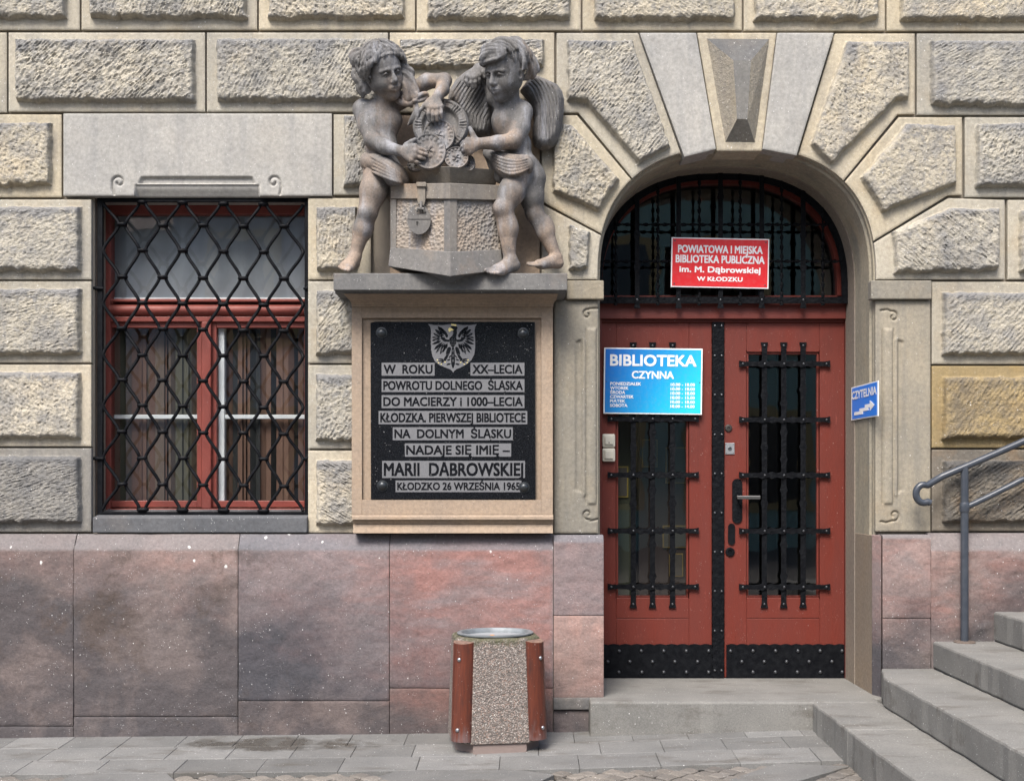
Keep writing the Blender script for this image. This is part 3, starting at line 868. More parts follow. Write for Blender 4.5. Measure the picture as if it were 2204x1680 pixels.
def twisted(p0, p1, r=.0085, turns=16):
    a, b = Vector(p0), Vector(p1); n = turns*4
    t = (b-a).normalized(); u = t.cross(Vector((0,1,0))).normalized(); v = Vector((0,1,0)); vs = []
    for i in range(n+1):
        c = a+(b-a)*i/n; w = math.pi*.5*i/4*1.0
        for k in range(4):
            q = w+k*math.pi/2; rad = r*(1.25 if k % 2 == 0 else .62)
            vs.append(c+(u*math.cos(q)+v*math.sin(q))*rad)
    return vs, [(i*4+k, i*4+(k+1) % 4, (i+1)*4+(k+1) % 4, (i+1)*4+k) for i in range(n) for k in range(4)]
for px in (1325, 1415.7, 1504.8, 1592.8, 1682, 1770.6):
    X = WX(px, YF); zt = arch_top(X, .02); m = MB()
    vs, f = twisted((X, YF-.004, WZ(657,YF)), (X, YF-.004, zt), .0095, max(6, int((zt-WZ(657,YF))/.030))); m.add(vs, f)
    m.dome((X, YF-.008, WZ(646,YF)), .008, .006, 8)
    m.build("twisted_bar", M['iron_plain'], fgr)
for py in (483, 562):
    z = WZ(py, YF); u = ((z-WZ(600))/(WZ(319)-WZ(600))); u = max(0, u)
    hw = .80*(1-u**AN)**(1/AN); m = MB()
    vs, f = twisted((WX(AXC)-hw, YF+.004, z), (WX(AXC)+hw, YF+.004, z), .0095, int(hw*2/.030)); m.add(vs, f)
    m.build("twisted_bar", M['iron_plain'], fgr)

# the two leaves
def leaf(x0, x1, gx0, gx1, label):
    """A plank leaf with stiles and rails round one tall glazed opening."""
    gy0, gy1, ty, by = 757, 1286, 693, 1457
    m = MB(); e = .0016
    m.box(dx(x0), dx(gx0)-e, YD, YD+.05, dz(by), dz(ty)); m.box(dx(gx1)+e, dx(x1), YD, YD+.05, dz(by), dz(ty))
    m.box(dx(gx0)+e, dx(gx1)-e, YD, YD+.05, dz(gy0), dz(ty))
    m.box(dx(gx0)+e, dx(gx1)-e, YD, YD+.05, dz(1330)+e, dz(gy1)); m.box(dx(gx0)+e, dx(gx1)-e, YD, YD+.05, dz(by), dz(1330)-e)
    m.box(dx(x0), dx(x1), YD+.004, YD+.045, dz(by), dz(1290)); m.box(dx(x0), dx(x1), YD+.004, YD+.045, dz(753), dz(ty))
    b = 5
    m.box(dx(gx0)+e, dx(gx0+b), YD+.012, YD+.04, dz(gy1), dz(gy0)); m.box(dx(gx1-b), dx(gx1)-e, YD+.012, YD+.04, dz(gy1), dz(gy0))
    m.box(dx(gx0+b), dx(gx1-b), YD+.012, YD+.04, dz(gy0+b), dz(gy0)); m.box(dx(gx0+b), dx(gx1-b), YD+.012, YD+.04, dz(gy1), dz(gy1-b))
    o = m.build("door_leaf", M['red_wood'], bld, bevel=.0025); o['label'] = label
    pane(gx0+3, gy0+3, gx1-3, gy1-3, YD+.03, o, yaw=.003 if x0 < 1500 else -.004)
    return o
LL = leaf(1284, 1532, 1326, 1483, "left leaf of the red door, with the opening hours sign")
RL = leaf(1559, 1820, 1607, 1764, "right leaf of the red door, with the lever handle")
def scallop(x0, x1, y0, y1, n, amp, sides):
    """Outline in metres with scalloped edges on the named sides."""
    pts = []
    def edge(p, q, on, nn):
        for i in range(nn*6):
            t = i/(nn*6); s_ = abs(math.sin(math.pi*t*nn))*amp if on else 0
            d = (q[0]-p[0], q[1]-p[1]); L = math.hypot(*d); nx, nz = d[1]/L, -d[0]/L
            pts.append((p[0]+d[0]*t+nx*s_, p[1]+d[1]*t+nz*s_))
    c = [(dx(x0), dz(y1)), (dx(x1), dz(y1)), (dx(x1), dz(y0)), (dx(x0), dz(y0))]
    edge(c[0], c[1], 'b' in sides, 1); edge(c[1], c[2], 'r' in sides, n if 'r' in sides else 1)
    edge(c[2], c[3], 't' in sides, n if 't' in sides else 1); edge(c[3], c[0], 'l' in sides, n if 'l' in sides else 1)
    return pts
def kick(par, x0, x1, n, riv):
    m = MB(); m.prism(scallop(x0, x1, 1387, 1457.7, n, .007, 't'), YD-.010, YD-.001); m.cur = 1
    for px, py in riv: m.dome((dx(px), YD-.010, dz(py)), .0125, .011, 8)
    m.build("kick_plate", [M['iron_plain'], M['rivet']], par)
zx = lambda a: 1264+.2724*a
kick(LL, 1284, 1532, 10, [(zx(a), 1399.5) for a in (250,425,603,781,957)]+[(zx(a), 1422.5) for a in (160,335,514,691,870)]+[(zx(a), 1445) for a in (248,430,603,781,957)])
kick(RL, 1563, 1819, 11, [(zx(a), 1399.5) for a in (1130,1307,1486,1662,1837,2010)]+[(zx(a), 1422.5) for a in (1219,1396,1572,1750,1930)]+[(zx(a), 1445) for a in (1307,1484,1657,1838,2011)])
m = MB(); m.prism(scallop(1533, 1556.5, 692, 1457.5, 34, .0035, 'lr'), YD-.018, YD-.004); m.box(dx(1534), dx(1556), YD-.006, YD+.02, dz(1457), dz(692)); m.cur = 1
for py in (702,766,850,935,1019,1103,1187,1271,1356,1441):
    for px in (1537.5, 1552): m.dome((dx(px), YD-.018, dz(py)), .009, .008, 8)
m.build("cover_strip", [M['iron_hammered'], M['rivet']], LL)
def iron_bars(par, xs, hx0, hx1, hys, hz_sign=()):
    for k, px in enumerate(xs):
        b = [dz(v) for v in ((851,962,1083) if k == 0 else ((868+4*(k-1),930,988,1054,1172,1240) if k == 1 else (838,962,1083,1186)))]
        flat_bar(dx(px), dz(1307), dz(737), YD-.014, .0165, b, 'z', (1,1), M['iron_hammered'], par, "upright_bar", [dz(1299), dz(744)]+[dz(h) for h in hys])
    for h in hys:
        xs_ = [dx(hx0)+(dx(hx1)-dx(hx0))*t for t in (.25, .36, .47, .58, .69, .80)]
        flat_bar(dz(h), dx(hx0), dx(hx1), YD-.024, .0150, xs_, 'x', (1,1), M['iron_hammered'], par, "cross_bar", [dx(hx0+8), dx(hx1-8)]+[dx(q) for q in xs])
iron_bars(LL, (1362.5, 1404, 1446.9), 1307, 1503, (783, 901.5, 1021.8, 1141.6, 1261.5))
iron_bars(RL, (1644.4, 1686, 1727.6), 1589.5, 1785, (783.5, 903.4, 1022.3, 1142, 1262))
# locks and handle
def oval(x0, y0, x1, y1, n=10, amp=0.):
    cx_ = (dx(x0)+dx(x1))/2; r = (dx(x1)-dx(x0))/2; za, zb = dz(y1)+r, dz(y0)-r; p = []
    for i in range(n+1): a = math.pi*i/n; p.append((cx_+r*math.cos(a), zb+r*math.sin(a)))
    for i in range(n+1): a = math.pi+math.pi*i/n; p.append((cx_+r*math.cos(a), za+r*math.sin(a)))
    return p
m = MB(); m.prism(oval(1575.7, 1029.7, 1597, 1125.6), YD-.009, YD+.001); m.build("handle_plate", M['iron_hammered'], RL)
m = MB(); m.tube([(dx(1586.5), YD-.008, dz(1069)), (dx(1586.5), YD-.055, dz(1069))], .009, 10)
m.box(dx(1583), dx(1632.5), YD-.066, YD-.050, dz(1073.5), dz(1066)); m.build("handle", simple("brushed_steel", (.22,.215,.21), .35, .9), RL, bevel=.003)
m = MB(); m.prism(oval(1566.8, 1125.8, 1581.5, 1172), YD-.008, YD+.001); m.build("keyhole_plate", M['iron_plain'], RL)
m = MB(); m.lathe((dx(1567.7), YD, dz(921)), [(.024,0),(.024,.006),(.020,.010),(.010,.011),(.010,.004)], 'y', 20); m.build("lock_rosette", simple("aged_steel", (.10,.09,.085), .4, .8), RL)
m = MB(); m.lathe((dx(1571), YD, dz(1187)), [(.030,0),(.030,.008),(.026,.012),(.014,.012),(.013,.006)], 'y', 20); m.build("lock_rosette", M['iron_plain'], RL)
m = MB(); m.box(dx(1561), dx(1580.5), YD-.006, YD+.001, dz(977), dz(953)); m.cur = 1; m.lathe((dx(1570.5), YD-.006, dz(965)), [(.012,0),(.012,.004),(.006,.005),(.006,.001)], 'y', 14)
for a, b in ((1563.5,955.5),(1578,955.5),(1563.5,974.5),(1578,974.5)): m.dome((dx(a), YD-.006, dz(b)), .003, .002, 6)
m.build("lock_plate", [simple("pale_steel", (.45,.46,.48), .35, .7), M['rivet']], RL, bevel=.0015)
m = MB(); m.box(DXL-.02, DXR+.02, .66, 2.6, .2, 3.6); m.f = [f[::-1] for f in m.f]; m.f.pop(2); m.mi.pop(); m.build("entrance_hall", M['dark'], bld)

# display boards standing in the hall, seen through the left pane
db = thing("display_board", "dark display board with framed old photographs standing inside behind the left door glass", "display board", (WX(1420,1.0), 1.0, .24))
y = 1.0
m = MB(); m.box(WX(1375,y), WX(1500,y), y, y+.03, .26, WZ(905,y)); m.build("board", simple("dark_brown_board", (.035,.022,.018), .7), db)
pf, pp = simple("gilt_edge", (.20,.14,.045), .5), simple("old_photo_print", (.075,.065,.052), .6)
for a, b, c, d in ((1381,945,1415,1005),(1432,962,1482,1040),(1426,1130,1478,1178),(1440,1190,1470,1240)):
    m = MB(); m.box(WX(a,y), WX(c,y), y-.012, y-.001, WZ(d,y), WZ(b,y)); m.cur = 1; m.box(WX(a+2.5,y), WX(c-2.5,y), y-.014, y-.011, WZ(d-2.5,y), WZ(b+2.5,y))
    m.build("framed_photo", [pf, pp], db)
cb = thing("notice_board", "olive notice board with a yellow framed sheet just inside the left door glass", "notice board", (WX(1335,.85), .85, .24)); y = .85
m = MB(); m.box(WX(1305,y), WX(1362,y), y, y+.03, .26, WZ(895,y)); m.build("board", simple("olive_board", (.045,.048,.026), .8), cb)
m = MB(); m.box(WX(1322,y), WX(1352,y), y-.012, y-.001, WZ(1070,y), WZ(1003,y)); m.cur = 1; m.box(WX(1325,y), WX(1349,y), y-.014, y-.011, WZ(1067,y), WZ(1006,y)); m.build("framed_sheet", [simple("yellow_edge", (.28,.21,.035), .5), pp], cb)

# ================================================================ GROUND, STEPS
def gbase(x):
    return float(np.interp(x, [-9, -3.03, .24, 1.73, 9], [-.04, -.007, .026, .0725, .16]))
def gz(x, y): return gbase(x)+.03*(y+.08)
def ground_at(px, py):
    t, k = 1.0, (py-HY)/FPX
    for _ in range(20):
        d = DW-t; x = (px-CX)*d/FPX
        t -= (EYE-k*d-gz(x, -t))/k
    return (px-CX)*(DW-t)/FPX, -t
rg = random.Random(12)
gp = MB()
for i in range(40):
    xa, xb = -60+3*i, -57+3*i
    gp.add([(xa,-90,gz(xa,-4)-.03),(xb,-90,gz(xb,-4)-.03),(xb,-4,gz(xb,-4)-.03),(xa,-4,gz(xa,-4)-.03),(xb,.4,gz(xb,0)-.03),(xa,.4,gz(xa,0)-.03)], [(0,1,2,3),(3,2,4,5)])
def pave_mat(name, a, b, sp=.8):
    g = G(name); w = g.attr()
    c = g.mix(g.ramp(g.noise(3.5, 5, .6), [(.35, 0), (.7, 1)]), a, b)
    c = g.mix(1, c, g.ramp(w[0], [(0, .80), (1, 1.14)]), 'MULTIPLY')
    c = g.mix(g.ramp(g.noise(5.5, 5, .65, g.co(.5,1.4,1)), [(.54, 0), (.68, .55)]), c, (.075,.066,.055))
    c = g.mix(1, c, g.ramp(g.noise(130, 3, .75), [(.3, .72), (.7, 1.14)]), 'MULTIPLY')
    # a shallow wet patch left by a puddle on the slabs left of the bin
    p = g.xyz()
    wx = g.math('DIVIDE', g.math('ADD', p[0], 1.30), .78); wy = g.math('DIVIDE', g.math('ADD', p[1], .30), .20)
    rr_ = g.math('ADD', g.math('ADD', g.math('MULTIPLY', wx, wx), g.math('MULTIPLY', wy, wy)), g.math('MULTIPLY', g.noise(4.2, 5, .6), 2.6))
    wet = g.ramp(g.math('SUBTRACT', rr_, .9), [(.55, 1), (.95, 0)])
    c = g.mix(g.math('MULTIPLY', wet, .72), c, (.045,.040,.032))
    c = g.mix(specks(g, sp), c, (.62,.62,.62))
    h = g.math('ADD', g.noise(90, 4, .7), g.math('MULTIPLY', g.noise(9, 4), .8))
    return g.out(c, g.ramp(wet, [(0, .8), (1, .22)]), g.bump(h, .22, .008), spec=.35)
M['paving'] = pave_mat("grey_paving_slab", (.172,.171,.166), (.132,.133,.131))
M['cobble'] = pave_mat("cobble_stone", (.185,.166,.145), (.125,.116,.108))
M['step'] = pave_mat("worn_granite_step", (.240,.236,.222), (.185,.184,.175))
gsoil = G("street_grit")
structure(gp.build("street", gsoil.out(gsoil.mix(gsoil.ramp(gsoil.noise(14, 5, .7), [(.3, 0), (.7, 1)]), (.15,.135,.12), (.09,.085,.08)), .95, gsoil.bump(gsoil.noise(70, 4), .6, .01)), None))

def tiles(name, mat, polys, joint=.0013, thick=.03, bev=.003, jit=.0008):
    """Separate stones laid on the sloping ground; polys are plan outlines."""
    V, F, C = [], [], []
    for P in polys:
        Q = inset(P, joint); Q2 = inset(P, joint+bev); n = len(Q); b = len(V); t = rg.random(); dh = rg.uniform(-jit, jit); tx, ty = rg.uniform(-.004,.004), rg.uniform(-.004,.004)
        cx_, cy_ = sum(q[0] for q in Q)/n, sum(q[1] for q in Q)/n
        zf = lambda q: gz(*q)+dh+tx*(q[0]-cx_)+ty*(q[1]-cy_)
        V += [(q[0],q[1],zf(q)) for q in Q2]+[(q[0],q[1],zf(q)-bev*.8) for q in Q]+[(q[0],q[1],zf(q)-thick) for q in Q]
        F += [list(range(b,b+n))]+[(b+n+i,b+n+(i+1)%n,b+(i+1)%n,b+i) for i in range(n)]+[(b+2*n+i,b+2*n+(i+1)%n,b+n+(i+1)%n,b+n+i) for i in range(n)]
        C += [(t,0,0,1)]*(3*n)
    me = bpy.data.meshes.new(name); me.from_pydata(V, [], F); me.materials.append(mat)
    a = me.attributes.new("wear", 'FLOAT_COLOR', 'POINT'); a.data.foreach_set("color", np.array(C, np.float32).ravel())
    o = bpy.data.objects.new(name, me); COL.objects.link(o); me.validate()
    return structure(o)
sl_polys = []
for r, (ya, yb, off, wd) in enumerate(((-.07,-.345,.02,.327),(-.345,-.60,.20,.345),(-.60,-.872,.05,.425))):
    x = -5.2+off
    while x < 3.2:
        w = wd*rg.uniform(.96,1.04)
        sl_polys.append([(x,yb),(x+w,yb),(x+w+.004,ya),(x+.004,ya)]); x += w
tiles("pavement", M['paving'], sl_polys)
def gpoly(pts): return [ground_at(a, b) for a, b in pts]
big = [gpoly([(70,1715),(430,1720),(352,1655),(168,1655)]), gpoly([(960,1720),(1085,1720),(1195,1666),(1114,1655),(860,1655),(800,1672)]),
       gpoly([(1500,1700),(1700,1685),(1830,1647),(1674,1640)]), gpoly([(740,1800),(880,1800),(820,1690),(790,1676),(700,1700)])]
big = [p if sum(p[i-1][0]*p[i][1]-p[i][0]*p[i-1][1] for i in range(len(p))) > 0 else p[::-1] for p in big]
def inside(q, P):
    c = False
    for i in range(len(P)):
        a, b = P[i-1], P[i]
        if (a[1] > q[1]) != (b[1] > q[1]) and q[0] < a[0]+(q[1]-a[1])/(b[1]-a[1])*(b[0]-a[0]): c = not c
    return c
tiles("pavement_slabs", M['paving'], big, joint=.004)
cob = []
s = .088
for i in range(-60, 61):
    for j in range(-60, 61):
        cx_, cy_ = (i+j)*s*.74, -2.0+(i-j)*s*.66
        if not (-4.4 < cx_ < 3.6 and -3.3 < cy_ < -.915): continue
        if any(inside((cx_, cy_), P) for P in big): continue
        k = [(cx_+math.cos(a)*s*.70*rg.uniform(.86,1.06), cy_+math.sin(a)*s*.64*rg.uniform(.86,1.06)) for a in (0,.8,1.571,2.3,3.142,3.95,4.712,5.5)]
        cob.append([( cx_+(q[0]-cx_)*(1 if n % 2 == 0 else .80), cy_+(q[1]-cy_)*(1 if n % 2 == 0 else .80)) for n, q in enumerate(k)])
tiles("cobblestones", M['cobble'], cob, joint=.003, bev=.008, jit=.005)

st = thing("stone_steps", "worn grey granite steps rising to the right along the wall beside the doorway", "steps", (2.1, -.6, .07))
def step(pts, z0, z1, mat=None, name="step"):
    """Block with worn edges; pts is the plan outline."""
    o = MB(); o.prism_z(pts, z0, z1)
    return o
def stp(name, pts, z0, z1, par, nosing=None):
    out = []                       # worn, slightly irregular edges
    for i, a in enumerate(pts):
        b = pts[(i+1) % len(pts)]; L = math.hypot(b[0]-a[0], b[1]-a[1]); n = max(1, int(L/.07))
        out.append(a)
        for k in range(1, n):
            t = k/n; j = rg.gauss(0, .0022)-(.006 if rg.random() < .07 else 0); nx, ny = -(b[1]-a[1])/L, (b[0]-a[0])/L
            out.append((a[0]+(b[0]-a[0])*t+nx*j, a[1]+(b[1]-a[1])*t+ny*j))
    pts = out
    m = step(pts, z0, z1); o = m.build(name, M['step'], par, bevel=.013)
    return o
LZ = WZ(1510, -.22)
stp("landing_slab", [(.452,-.22),(1.735,-.225),(2.13,-.228),(2.13,-.10),(2.21,-.10),(2.21,.66),(.50,.66),(.50,.02),(.452,.02)], -.05, LZ+.002, bld)
YE = -3.0
stp("step", [(1.735,-.95),(2.14,-.95),(2.14,-.229),(1.738,-.226)], -.1, LZ-.001, st)
stp("step", [(1.728,YE),(2.14,YE),(2.14,-.953),(1.733,-.953)], -.1, LZ-.002, st)
stp("step", [(2.085,YE),(2.50,YE),(2.50,PY+.02),(2.19,PY+.02),(2.105,-.37)], LZ, .399, st)
stp("step", [(2.445,YE),(2.87,YE),(2.87,PY+.02),(2.49,PY+.02)], .401, .559, st)
stp("step", [(2.83,YE),(3.25,YE),(3.25,PY+.02),(2.85,PY+.02)], .561, .735, st)
stp("step", [(3.2,YE),(3.62,YE),(3.62,PY+.02),(3.21,PY+.02)], .737, .90, st)
for x0, z in ((2.13, LZ), (2.50, .399), (2.87, .559), (3.25, .735)):
    pass
m = MB(); m.box(2.50, 3.60, YE, PY+.02, -.1, .398); m.box(2.87, 3.60, YE, PY+.019, .3985, .5585); m.box(3.25, 3.60, YE, PY+.018, .559, .734)
m.build("step_core", M['step'], st)

# ================================================================ HANDRAIL
hr = thing("handrail", "dark grey tubular handrail with a curled end on the stone steps", "handrail", (*W(2076,1382,-.12)[:2], .559))
g = G("dark_painted_tube"); M['tube'] = g.out(g.mix(g.ramp(g.noise(20, 4), [(.4, 0), (.8, 1)]), (.035,.042,.055), (.055,.062,.075)), .32, g.bump(g.noise(200, 2), .05, .002), spec=.5)
YR = -.12
z5 = lambda a, b: W(1801+a*.3762, 568.8+b*.3762, YR)
m = MB(); m.tube([z5(731,1160), (z5(731,1160)[0], YR, .56)], .0225, 16); m.build("post", M['tube'], hr, smooth=True, auto=50)
hook = []
for i in range(15):
    a = math.radians(65+i*235/14)
    hook.append((497+44*math.cos(a)-0, 1311-52*math.sin(a)))
pth = [z5(1072+430, 1010-186), z5(1072,1010), z5(760,1146), z5(600,1213)]+[z5(*p) for p in hook]+[z5(535,1364)]
m = MB(); m.tube(pth, .0205, 14); m.build("rail", M['tube'], hr, smooth=True, auto=60)
pth = [z5(731,1392), z5(750,1382), z5(780,1370), z5(880,1322), z5(1000,1262), z5(1035,1243), z5(1060,1231), z5(1100,1222), z5(1480,1040)]
m = MB(); m.tube(pth, .0175, 14); m.build("lower_rail", M['tube'], hr, smooth=True, auto=60)
m = MB(); p = z5(731, 1390); m.lathe((p[0], YR, p[2]), [(.025,-.028),(.028,-.02),(.028,.02),(.025,.03)], 'z', 18); m.build("joint_sleeve", M['tube'], hr, smooth=True, auto=40)
m = MB(); m.lathe((p[0], YR, .559), [(.062,0),(.062,.005),(.058,.008),(.028,.010)], 'z', 24); m.build("base_flange", simple("rusty_iron", (.11,.085,.07), .7), hr)

# ================================================================ LITTER BIN
bn = thing("litter_bin", "pebble concrete litter bin with brown half-log corners and metal rim, against the plinth", "litter bin", (WX(1066,-.33), -.33, gz(-.09,-.33)), (0,0,math.radians(8)))
g = G("washed_pebble_concrete")
v = g.voro(125, 'F1', 'Color'); vd = g.voro(125)
sc_ = g.n("ShaderNodeSeparateColor"); g.put(sc_.inputs[0], v)
peb = g.ramp(sc_.outputs[0], [(0, (.09,.08,.072)), (.3, (.21,.18,.165)), (.6, (.32,.285,.26)), (.85, (.23,.155,.125)), (1, (.44,.42,.39))])
col = g.mix(g.ramp(vd, [(.36, 0), (.62, .85)]), peb, (.12,.105,.095))
z_ = g.xyz()[2]
moss = g.math('MULTIPLY', g.ramp(g.math('ADD', z_, g.math('MULTIPLY', g.noise(14, 4), .16)), [(.655, 0), (.70, .75)]), 1.0)
col = g.mix(moss, col, (.055,.06,.025))
M['pebble'] = g.out(col, .85, g.bump(vd, .8, .006), spec=.25)
def oct_ring(hx, hy, fx, fy, z):   # half sizes, flat half widths
    return [(-fx,-hy,z),(fx,-hy,z),(hx,-fy,z),(hx,fy,z),(fx,hy,z),(-fx,hy,z),(-hx,fy,z),(-hx,-fy,z)]
m = MB(); H = .622
rings = [oct_ring(.260,.225,.160,.13,.045), oct_ring(.260,.226,.160,.13,.05), oct_ring(.240,.206,.142,.112,H-.01), oct_ring(.226,.194,.133,.105,H), oct_ring(.19,.175,.10,.09,H), oct_ring(.185,.17,.10,.09,H-.3)]
vs = [p for r in rings for p in r]
m.add(vs, [(k*8+i, k*8+(i+1)%8, (k+1)*8+(i+1)%8, (k+1)*8+i) for k in range(5) for i in range(8)]+[list(range(7,-1,-1)), list(range(40,48))])
m.build("concrete_body", M['pebble'], bn, bevel=.006, local=True)
m = MB(); m.prism_z([p[:2] for p in oct_ring(.235,.20,.14,.10,0)], -.03, .046); m.box(-.150,.150,-.215,-.195,-.03,.049); m.box(-.150,.150,.195,.215,-.03,.046)
m.build("foot", simple("rough_concrete", (.21,.165,.15), .9, bump=(60,.5)), bn, bevel=.006, local=True)
g = G("varnished_log"); gr = g.noise(6, 6, .65, g.co(16, 16, .8)); c = g.mix(g.ramp(gr, [(.3, 0), (.7, 1)]), (.120,.030,.015), (.055,.016,.011))
c = g.mix(g.ramp(g.noise(7, 5, .65, g.co(2,2,.7)), [(.55, 0), (.70, .8)]), c, (.045,.018,.014))
c = g.mix(g.math('MULTIPLY', g.ramp(g.math('SUBTRACT', g.math('MULTIPLY', g.noise(12, 4, .6, g.co(3,3,.6)), .30), g.xyz()[2]), [(.02, 0), (.12, .7)]), 1.0), c, (.15,.11,.11))
c = g.mix(specks(g, .4), c, (.5,.5,.5))
M['log'] = g.out(c, .34, g.bump(gr, .25, .006), spec=.5)
g = G("weathered_end_grain"); M['logend'] = g.out(g.mix(g.ramp(g.noise(40, 4), [(.4,0),(.7,1)]), (.19,.12,.09), (.09,.055,.045)), .8)
for sx in (-1, 1):
    for sy in (-1, 1):
        kx = 1 if sy < 0 else .78
        t0 = Vector((kx*sx*.207, sy*.180, .06)); t1 = Vector((kx*sx*.191, sy*.160, .608)); nrm = Vector((sx*.72, sy*1.0, .06)).normalized()
        ax = (t1-t0).normalized(); side = ax.cross(nrm).normalized(); n2 = side.cross(ax).normalized()
        if n2.dot(nrm) < 0: n2 = -n2
        m = MB(); K = 14; R = .064; vs = []
        for c_, cut in ((t0, 0), (t1, .014)):
            for k in range(K+1):
                a = math.pi*k/K; off = side*math.cos(a)*R+n2*(math.sin(a)*R*.86)
                vs.append(c_+off-ax*(math.sin(a)*cut))
        m.add(vs, [(k, k+1, K+2+k, K+1+k) for k in range(K)]+[(0, K+1, 2*K+1, K)])
        m.cur = 1; m.add(vs, [list(range(K, -1, -1)), list(range(K+1, 2*K+2))])
        lg = m.build("half_log", [M['log'], M['logend']], bn, smooth=True, local=True, auto=40)
        for t in (.12, .82):
            b = t0.lerp(t1, t)+n2*R*.86; mm = MB()
            for rr_, hh in ((.014, .0), (.011, .005), (.006, .009)): pass
            mm.lathe((0,0,0), [(.012,0),(.010,.005),(.005,.008)], 'z', 10)
            q = n2.to_track_quat('Z', 'Y').to_matrix(); mm.v = [tuple(q @ Vector(p)+b) for p in mm.v]
            mm.build("bolt", simple("zinc_bolt", (.40,.41,.43), .35, .85), lg, smooth=True, local=True)
zincm = G("dull_zinc"); zincm = zincm.out(zincm.mix(zincm.ramp(zincm.noise(18, 5), [(.35, 0), (.7, 1)]), (.20,.22,.235), (.13,.145,.155)), .55, metal=.3)
m = MB(); m.lathe((0,.0,H), [(.196,.002),(.213,.004),(.214,.011),(.207,.015),(.192,.015),(.187,.010),(.182,-.03),(.176,-.28)], 'z', 48)
m.v = [(x*1.02, y*.86, z) for x, y, z in m.v]
m.f = m.f[:-2]; m.mi = m.mi[:-2]; m.build("rim", zincm, bn, smooth=True, local=True, auto=50)
m = MB(); m.prism_z([(.178*math.cos(a*.2618), .15*math.sin(a*.2618)) for a in range(24)], H-.016, H-.010)
m.build("lid", simple("dusty_zinc_sheet", (.26,.28,.295), .6), bn, local=True)
m = MB(); lz = root_matrix(bn) @ Vector((-.02,-.03,H-.008)); m.dome((0,0,0), .02, .014, 7); m.v = [(lz.x+x, lz.y+z*.7, lz.z-y*.6) for x, y, z in m.v]
tag(m.build("orange_peel", simple("orange_rind", (.75,.30,.04), .5), None), "small scrap of orange peel lying in the top of the litter bin", "litter")

